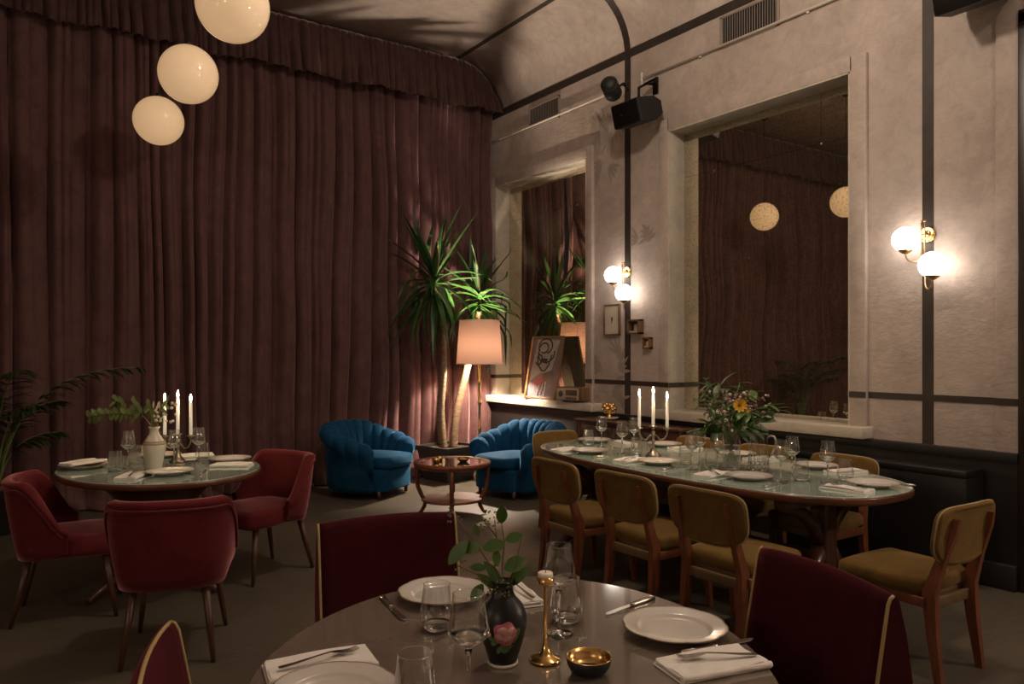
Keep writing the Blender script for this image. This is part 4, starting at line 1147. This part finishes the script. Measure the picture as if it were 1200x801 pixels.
def candelabra(loc, rz, mat, span, zc, label, cl):
    t = thing('candelabra', label, 'candelabra', loc, rz)
    obj('stand', G().lathe([(0, 0), (.055, 0), (.058, .006), (.045, .016), (.028, .035), (.014, .06), (.010, .08), (.012, .10), (.018, .108), (.010, .118), (.010, zc - .06), (.018, zc - .05), (.012, zc - .035), (.012, zc - .02), (0, zc - .02)], 8), mat, t)
    spots = [(0, zc + .012), (-span, zc), (span, zc)]
    for x, z in spots:
        obj('drip_cup', G().lathe([(0, z - .022), (.012, z - .02), (.010, z - .008), (.026, z - .002), (.028, z + .002), (.013, z + .002), (.013, z + .010), (.0118, z + .010), (.0118, z + .0005), (0, z + .0005)], 20, (x, 0, 0)), mat, t)
        if x:
            p = [(0, 0, zc - .045), (x * .25, 0, zc - .055), (x * .5, 0, zc - .085), (x * .8, 0, zc - .075), (x * .98, 0, zc - .045), (x, 0, zc - .018)]
            obj('arm', G().tube(p, .0055, 8), mat, t)
    for (x, z), (h, lb) in zip(spots, cl):
        c = thing('candle', lb, 'candle', (loc[0] + x * math.cos(rz), loc[1] + x * math.sin(rz), loc[2] + z + .001))
        obj('wax', G().lathe([(0, 0), (.0112, 0), (.0105, h * .5), (.0095, h - .004), (.0075, h), (0, h - .002)], 16), 'wax', c)
        obj('wick', G().tube([(0, 0, h - .003), (.001, 0, h + .010)], .0009, 5), 'wick', c)
        obj('flame', G().lathe([(0, h + .003), (.0050, h + .009), (.0066, h + .017), (.0052, h + .030), (.0022, h + .043), (0, h + .051)], 12), 'flame_glow', c)
candelabra((3.895, 3.88, Z), rad(-38), 'old_silver', .098, .20, 'old silver three armed candelabra on the long table',
           [(.232, 'middle lit candle of the candelabra on the long table'), (.226, 'left lit candle of the candelabra on the long table'), (.205, 'right lit candle of the candelabra on the long table')])
candelabra((1.045, 5.50, Z), rad(-30), 'old_silver', .085, .175, 'dark three armed candelabra on the left table by the curtain',
           [(.245, 'middle lit candle on the left table'), (.24, 'left lit candle on the left table, beside the twigs'), (.232, 'right lit candle on the left table')])

# flower vase, pitcher and bouquet on the long table
t = thing('flower_vase', 'clear glass vase with etched script holding the mixed bouquet', 'vase', (3.888, 3.183, Z))
obj('body', G().lathe([(.045, .002), (.052, .008), (.055, .06), (.058, .18), (.062, .285)], 36), 'thin_glass', t)
obj('base', G().lathe([(0, 0), (.048, 0), (.051, .010), (.04, .016), (0, .014)], 32), 'solid_glass', t)
obj('rim', G().tube([(.062 * math.cos(2 * PI * k / 36),   .062 * math.sin(2 * PI * k / 36), .285) for k in range(37)], .0014, 5, False), 'thin_glass', t)
obj('water', G().lathe([(0, .016), (.049, .018), (.055, .15), (0, .15)], 28), 'thin_glass', t)
a0 = math.atan2(-3.183, -3.888); sc = []
for k in range(61):
    u = k / 60; a = a0 - .62 + 1.24 * u; zz = .118 + .010 * math.sin(u * 34) * (1 - .4 * u) + .006 * math.sin(u * 11)
    sc.append((.0585 * math.cos(a), .0585 * math.sin(a), zz))
obj('etched_script', G().tube(sc, .0013, 5), 'porcelain', t)
t = thing('bouquet', 'loose bouquet of green leaves, a yellow flower and small mauve blooms', 'flowers', (3.888, 3.183, Z + .02))
g = G(); st = G(); rr = random.Random(21); mv = G(); pal = G()
stems = []
for k in range(20):
    az = rr.uniform(0, 2 * PI); le = rr.uniform(.05, .22); hh = rr.uniform(.28, .46)
    if k < 5: le = rr.uniform(.18, .26); hh = rr.uniform(.18, .27)
    tip = Vector((math.cos(az) * le, math.sin(az) * le, hh))
    pth = [Vector((math.cos(az + 2.8) * .03, math.sin(az + 2.8) * .03, .02)), Vector((math.cos(az) * .03, math.sin(az) * .03, .19)), Vector((tip.x * .6, tip.y * .6, lerp(.19, hh, .72))), tip]
    st.tube(pth, .0022, 6)
    for q in range(10):
        u = .32 + .68 * q / 9; p = pth[1].lerp(pth[2], min(1, u * 2)) if u < .5 else pth[2].lerp(pth[3], (u - .5) * 2)
        if p.z < .185: continue
        d = (Vector((math.cos(az + rr.uniform(-1.6, 1.6)), math.sin(az + rr.uniform(-1.6, 1.6)), rr.uniform(-.5, .6))))
        g.leaf(p, d, up, rr.uniform(.06, .12), rr.uniform(.022, .042), rr.uniform(.2, .9), .12, 5, leaf_oval)
for k in range(150):
    az = rr.uniform(0, 2 * PI); q = rr.uniform(.03, .15); zz = rr.uniform(.20, .40)
    c = Vector((math.cos(az) * q, math.sin(az) * q, zz)) + V3(rr.uniform(-.05, .07), 0, rr.uniform(-.12, .0))
    (mv if rr.random() < .7 else pal).sphere(c, rr.uniform(.004, .010), 8, 5)
for k in range(6):
    c = V3(rr.uniform(-.02, .14), rr.uniform(.24, .36), -.06); pal.leaf(c, V3(.6, .5 * rr.choice((1, -1)), -.2), -cam_f, .05, .010, .1, .1, 4)
def long_leaf(u, v, u2, v2, w):
    A = V3(u, v, -.03); B = V3(u2, v2, -.06); g.leaf(A, B - A + up * .05, up * .6 - cam_f, (B - A).length * 1.05, w, .5, .12, 7, leaf_oval)
for u, v, u2, v2, w in ((-.05, .22, -.20, .14, .04), (-.06, .25, -.16, .17, .035), (-.04, .24, -.14, .27, .03), (.06, .23, .22, .16, .035), (.08, .24, .25, .21, .032), (.05, .20, .14, .10, .035), (.08, .22, .18, .12, .03), (-.05, .20, -.11, .11, .03), (.02, .2, .07, .11, .03), (.07, .27, .21, .25, .03)): long_leaf(u, v, u2, v2, w)
for q in (g, st, mv, pal): q.map(lambda p: Vector((p.x * (1 + .3 * sm(.2, .3, p.z)), p.y * (1 + .3 * sm(.2, .3, p.z)), p.z * 1.2)))
obj('leaves', g, 'leaf_green', t); obj('stems', st, 'stem_green', t)
o = obj('mauve_blooms', mv, 'flower_mauve', t); o['kind'] = 'stuff'
o = obj('pale_blooms', pal, 'flower_pale', t); o['kind'] = 'stuff'
yf = V3(-.012, .40, -.215); fl = G(); ax = (-cam_f + up * .25).normalized()
for k in range(11):
    a = 2 * PI * k / 11; d = cam_r * math.cos(a) + up * math.sin(a) * .9 + ax * .15
    fl.leaf(yf + d * .008, d, ax, .040, .021, -.25, .1, 5, leaf_oval)
y2 = yf + V3(.055, -.035, .03)
for k in range(8):
    a = 2 * PI * k / 8; d = cam_r * math.cos(a) * .6 + up * math.sin(a) + ax * .1
    fl.leaf(y2, d, ax, .018, .010, -.25, .1, 4, leaf_oval)
obj('yellow_flower', fl, 'flower_yellow', t); obj('flower_heart', G().sphere(yf + ax * .006, .011, 10, 7), 'flower_core', t)
st2 = G().tube([V3(0, .12), V3(-.01, .28, -.05), yf - ax * .01], .002, 6); obj('flower_stem', st2, 'stem_green', t)
t = thing('glass_pitcher', 'cut glass water pitcher with a handle in front of the flowers', 'pitcher', (3.96, 3.03, Z), math.atan2(-.5672, .8236))
fr = lambda a, r: 1 + .03 * abs(math.sin(8 * a))
obj('body', G().lathe([(.050, .004), (.058, .012), (.060, .05), (.060, .09)], 64, fr=fr).lathe([(.0605, .09), (.058, .12), (.056, .19), (.058, .235)], 40), 'thin_glass', t)
cutg = G()
for k in range(14):
    a = 2 * PI * k / 14
    for z0, z1 in ((.012, .055), (.055, .012)):
        cutg.tube([(.0615 * math.cos(a), .0615 * math.sin(a), z0), (.0635 * math.cos(a + .22), .0635 * math.sin(a + .22), (z0 + z1) / 2), (.0615 * math.cos(a + .45), .0615 * math.sin(a + .45), z1)], .0022, 5)
    cutg.tube([(.0615 * math.cos(a), .0615 * math.sin(a), .06), (.0605 * math.cos(a), .0605 * math.sin(a), .105)], .0022, 5)
obj('cut_pattern', cutg, 'solid_glass', t)
obj('base', G().lathe([(0, 0), (.052, 0), (.056, .010), (.045, .020), (0, .016)], 40), 'solid_glass', t)
obj('rim', G().tube([((.058 + .012 * max(0, math.cos(2 * PI * k / 40 - PI)) ** 4) * math.cos(2 * PI * k / 40), .058 * math.sin(2 * PI * k / 40), .235) for k in range(41)], .002, 6, False), 'thin_glass', t)
obj('handle', G().tube([(.057, 0, .205), (.075, 0, .22), (.098, 0, .215), (.108, 0, .19), (.104, 0, .15), (.088, 0, .11), (.062, 0, .085)], .0065, 10), 'solid_glass', t)

# ------------------------------------------------------------------ left table settings
setting_plate(.50, 5.55, 0, 'plate at the left of the table by the curtain')
NA.put((.49, 5.57, Z + .0285), rad(30), 'napkin laid over the left plate of the table by the curtain')
setting_plate(.90, 4.98, 0, 'plate nearest the camera on the left table')
NA.put((.70, 5.0, Z), rad(60), 'napkin left of the nearest plate on the left table')
setting_plate(1.345, 5.33, 0, 'plate at the right of the left table')
NA.put((1.30, 5.11, Z), rad(-33), 'napkin in front of the right plate on the left table')
setting_plate(.99, 5.82, 0, 'plate behind the white vase on the left table')
NA.put((1.20, 5.72, Z), rad(-10), 'napkin at the back of the left table, right of the candelabra')
FO.put((.70, 5.0, Z + .0185), rad(70), 'fork on the napkin left of the nearest left-table plate')
KN.put((1.085, 4.93, Z), rad(70), 'knife right of the nearest plate on the left table')
for x, y, lb in ((.728, 5.39, 'wine glass left of the white vase on the left table'), (.985, 5.30, 'wine glass right of the white vase on the left table'), (1.148, 5.35, 'rightmost wine glass on the left table'), (.93, 5.66, 'wine glass half hidden behind the white vase')):
    WG.put((x, y, Z), 0, lb)
for x, y, lb in ((.645, 5.31, 'leftmost tumbler on the left table'), (.735, 5.19, 'tumbler just left of the white vase on the left table'), (1.195, 5.47, 'rightmost tumbler on the left table'), (.80, 5.55, 'tumbler behind the white vase on the left table')):
    TU.put((x, y, Z), 0, lb)
t = thing('white_vase', 'cream ceramic baluster vase with brown bands on the left table', 'vase', (.858, 5.25, Z))
obj('body', G().lathe([(0, .004), (.040, .004), (.043, 0), (.046, .012), (.055, .06), (.065, .11), (.069, .145), (.066, .165), (.048, .195), (.030, .222), (.025, .245), (.031, .262), (.036, .268), (.030, .268), (.022, .25), (.02, .22), (0, .21)], 36), 'cream_ceramic', t)
obj('band', G().lathe([(.0665, .155), (.0685, .158), (.0675, .164), (.0645, .168)], 36), 'ceramic_band', t)
obj('band', G().lathe([(.0635, .168), (.0625, .173), (.0590, .178), (.056, .181)], 36), 'ceramic_band', t)
t = thing('leafy_branch', 'leafy olive green branch leaning left out of the white vase', 'flowers', (.858, 5.25, Z + .02))
g = G(); st = G(); rr = random.Random(9); wf = G()
main = [V3(0, .1), V3(-.005, .235), V3(-.06, .305), (V3(-.18, .330)), V3(-.30, .330), V3(-.41, .305)]
st.tube(main, [.004, .004, .0035, .003, .0025, .002], 6)
br2 = [V3(0, .1), V3(.005, .24), V3(.02, .31), V3(.05, .37), V3(.08, .40)]; st.tube(br2, .0025, 6)
br3 = [V3(0, .1), V3(-.005, .24), V3(-.01, .32), V3(-.04, .39)]; st.tube(br3, .0025, 6)
br4 = [main[3], V3(-.20, .39), V3(-.25, .42)]; st.tube(br4, .002, 6)
br5 = [main[2], V3(-.10, .36), V3(-.13, .40)]; st.tube(br5, .002, 6)
def along(P, n, L, W, spread=1.1):
    for k in range(n):
        u = .15 + .85 * k / (n - 1); x = u * (len(P) - 1); i = min(int(x), len(P) - 2); p = P[i].lerp(P[i + 1], x - i); tg = (P[i + 1] - P[i]).normalized()
        sg = 1 if k % 2 else -1
        d = tg * .7 + (up * sg * spread + cam_f * rr.uniform(-.6, .6))
        g.leaf(p, d, -cam_f + up * .7, L * rr.uniform(.8, 1.15), W, rr.uniform(0, .5), .12, 6, leaf_oval)
along(main[2:], 24, .060, .027); along(br4, 10, .055, .026); along(br5, 10, .055, .026); along(br3[1:], 11, .055, .025); along(br2[1:], 8, .05, .02)
for k in range(22):
    c = V3(rr.uniform(0, .13), rr.uniform(.28, .40), rr.uniform(-.05, .04)); wf.sphere(c, rr.uniform(.006, .011), 8, 5)
for k in range(6):
    c = V3(rr.uniform(.0, .05), rr.uniform(.33, .38), rr.uniform(-.04, .02)); wf.leaf(c, V3(rr.uniform(-.4, .4), 1, 0), -cam_f, .05, .011, .1, .1, 4)
obj('leaves', g, 'leaf_sage', t); obj('stems', st, 'stem_brown', t); o = obj('white_buds', wf, 'flower_pale', t); o['kind'] = 'stuff'

# ------------------------------------------------------------------ lights and camera
def point(name, loc, energy, col, size=.12):
    l = bpy.data.lights.new(name, 'POINT'); l.energy = energy; l.color = col; l.shadow_soft_size = size
    o = bpy.data.objects.new(name, l); COL.objects.link(o); o.location = loc; return o
warm = (1, .83, .67)
# added fill lights with no visible source, plus daylight leaking past the curtain
point('wall_fill_light', (5.12, -.33, 2.2), 28, warm, .09)  # this and the next two: added fill at sconce height, no lamp modelled
point('wall_fill_light', (-2.5, 2.67, 2.2), 6, warm, .09)
point('wall_fill_light', (-2.5, -.33, 2.2), 15, warm, .09)
point('overhead_fill_light', (2.9, 3.1, 4.45), 44, warm, .12)  # added fill above the long table, no fixture there
point('window_leak', (5.12, 8.43, 2.9), 2.5, (.45, .6, 1), .05)
point('overhead_fill_light', (2.9, -.3, 4.4), 22, warm, .12)  # second added overhead fill, outside the view

w = bpy.data.worlds.new('World'); S.world = w; w.use_nodes = True
w.node_tree.nodes['Background'].inputs[0].default_value = (0, 0, 0, 1)
cam = bpy.data.cameras.new('camera'); co = bpy.data.objects.new('camera', cam); COL.objects.link(co)
co.location = (0, 0, 1.5); co.rotation_euler = (PI / 2, 0, -math.atan2(.5672, .8236))
cam.sensor_width = 36; cam.lens = 888 / 1200 * 36; cam.shift_y = 10.5 / 1200; cam.clip_start = .05
S.camera = co
S.view_settings.view_transform = 'Standard'; S.view_settings.look = 'None'
S.view_settings.gamma = 1; S.view_settings.use_curve_mapping = False
S.view_settings.exposure = 1.4
S.cycles.max_bounces = 10; S.cycles.transparent_max_bounces = 24; S.cycles.sample_clamp_indirect = 4
S.cycles.caustics_reflective = False; S.cycles.caustics_refractive = False
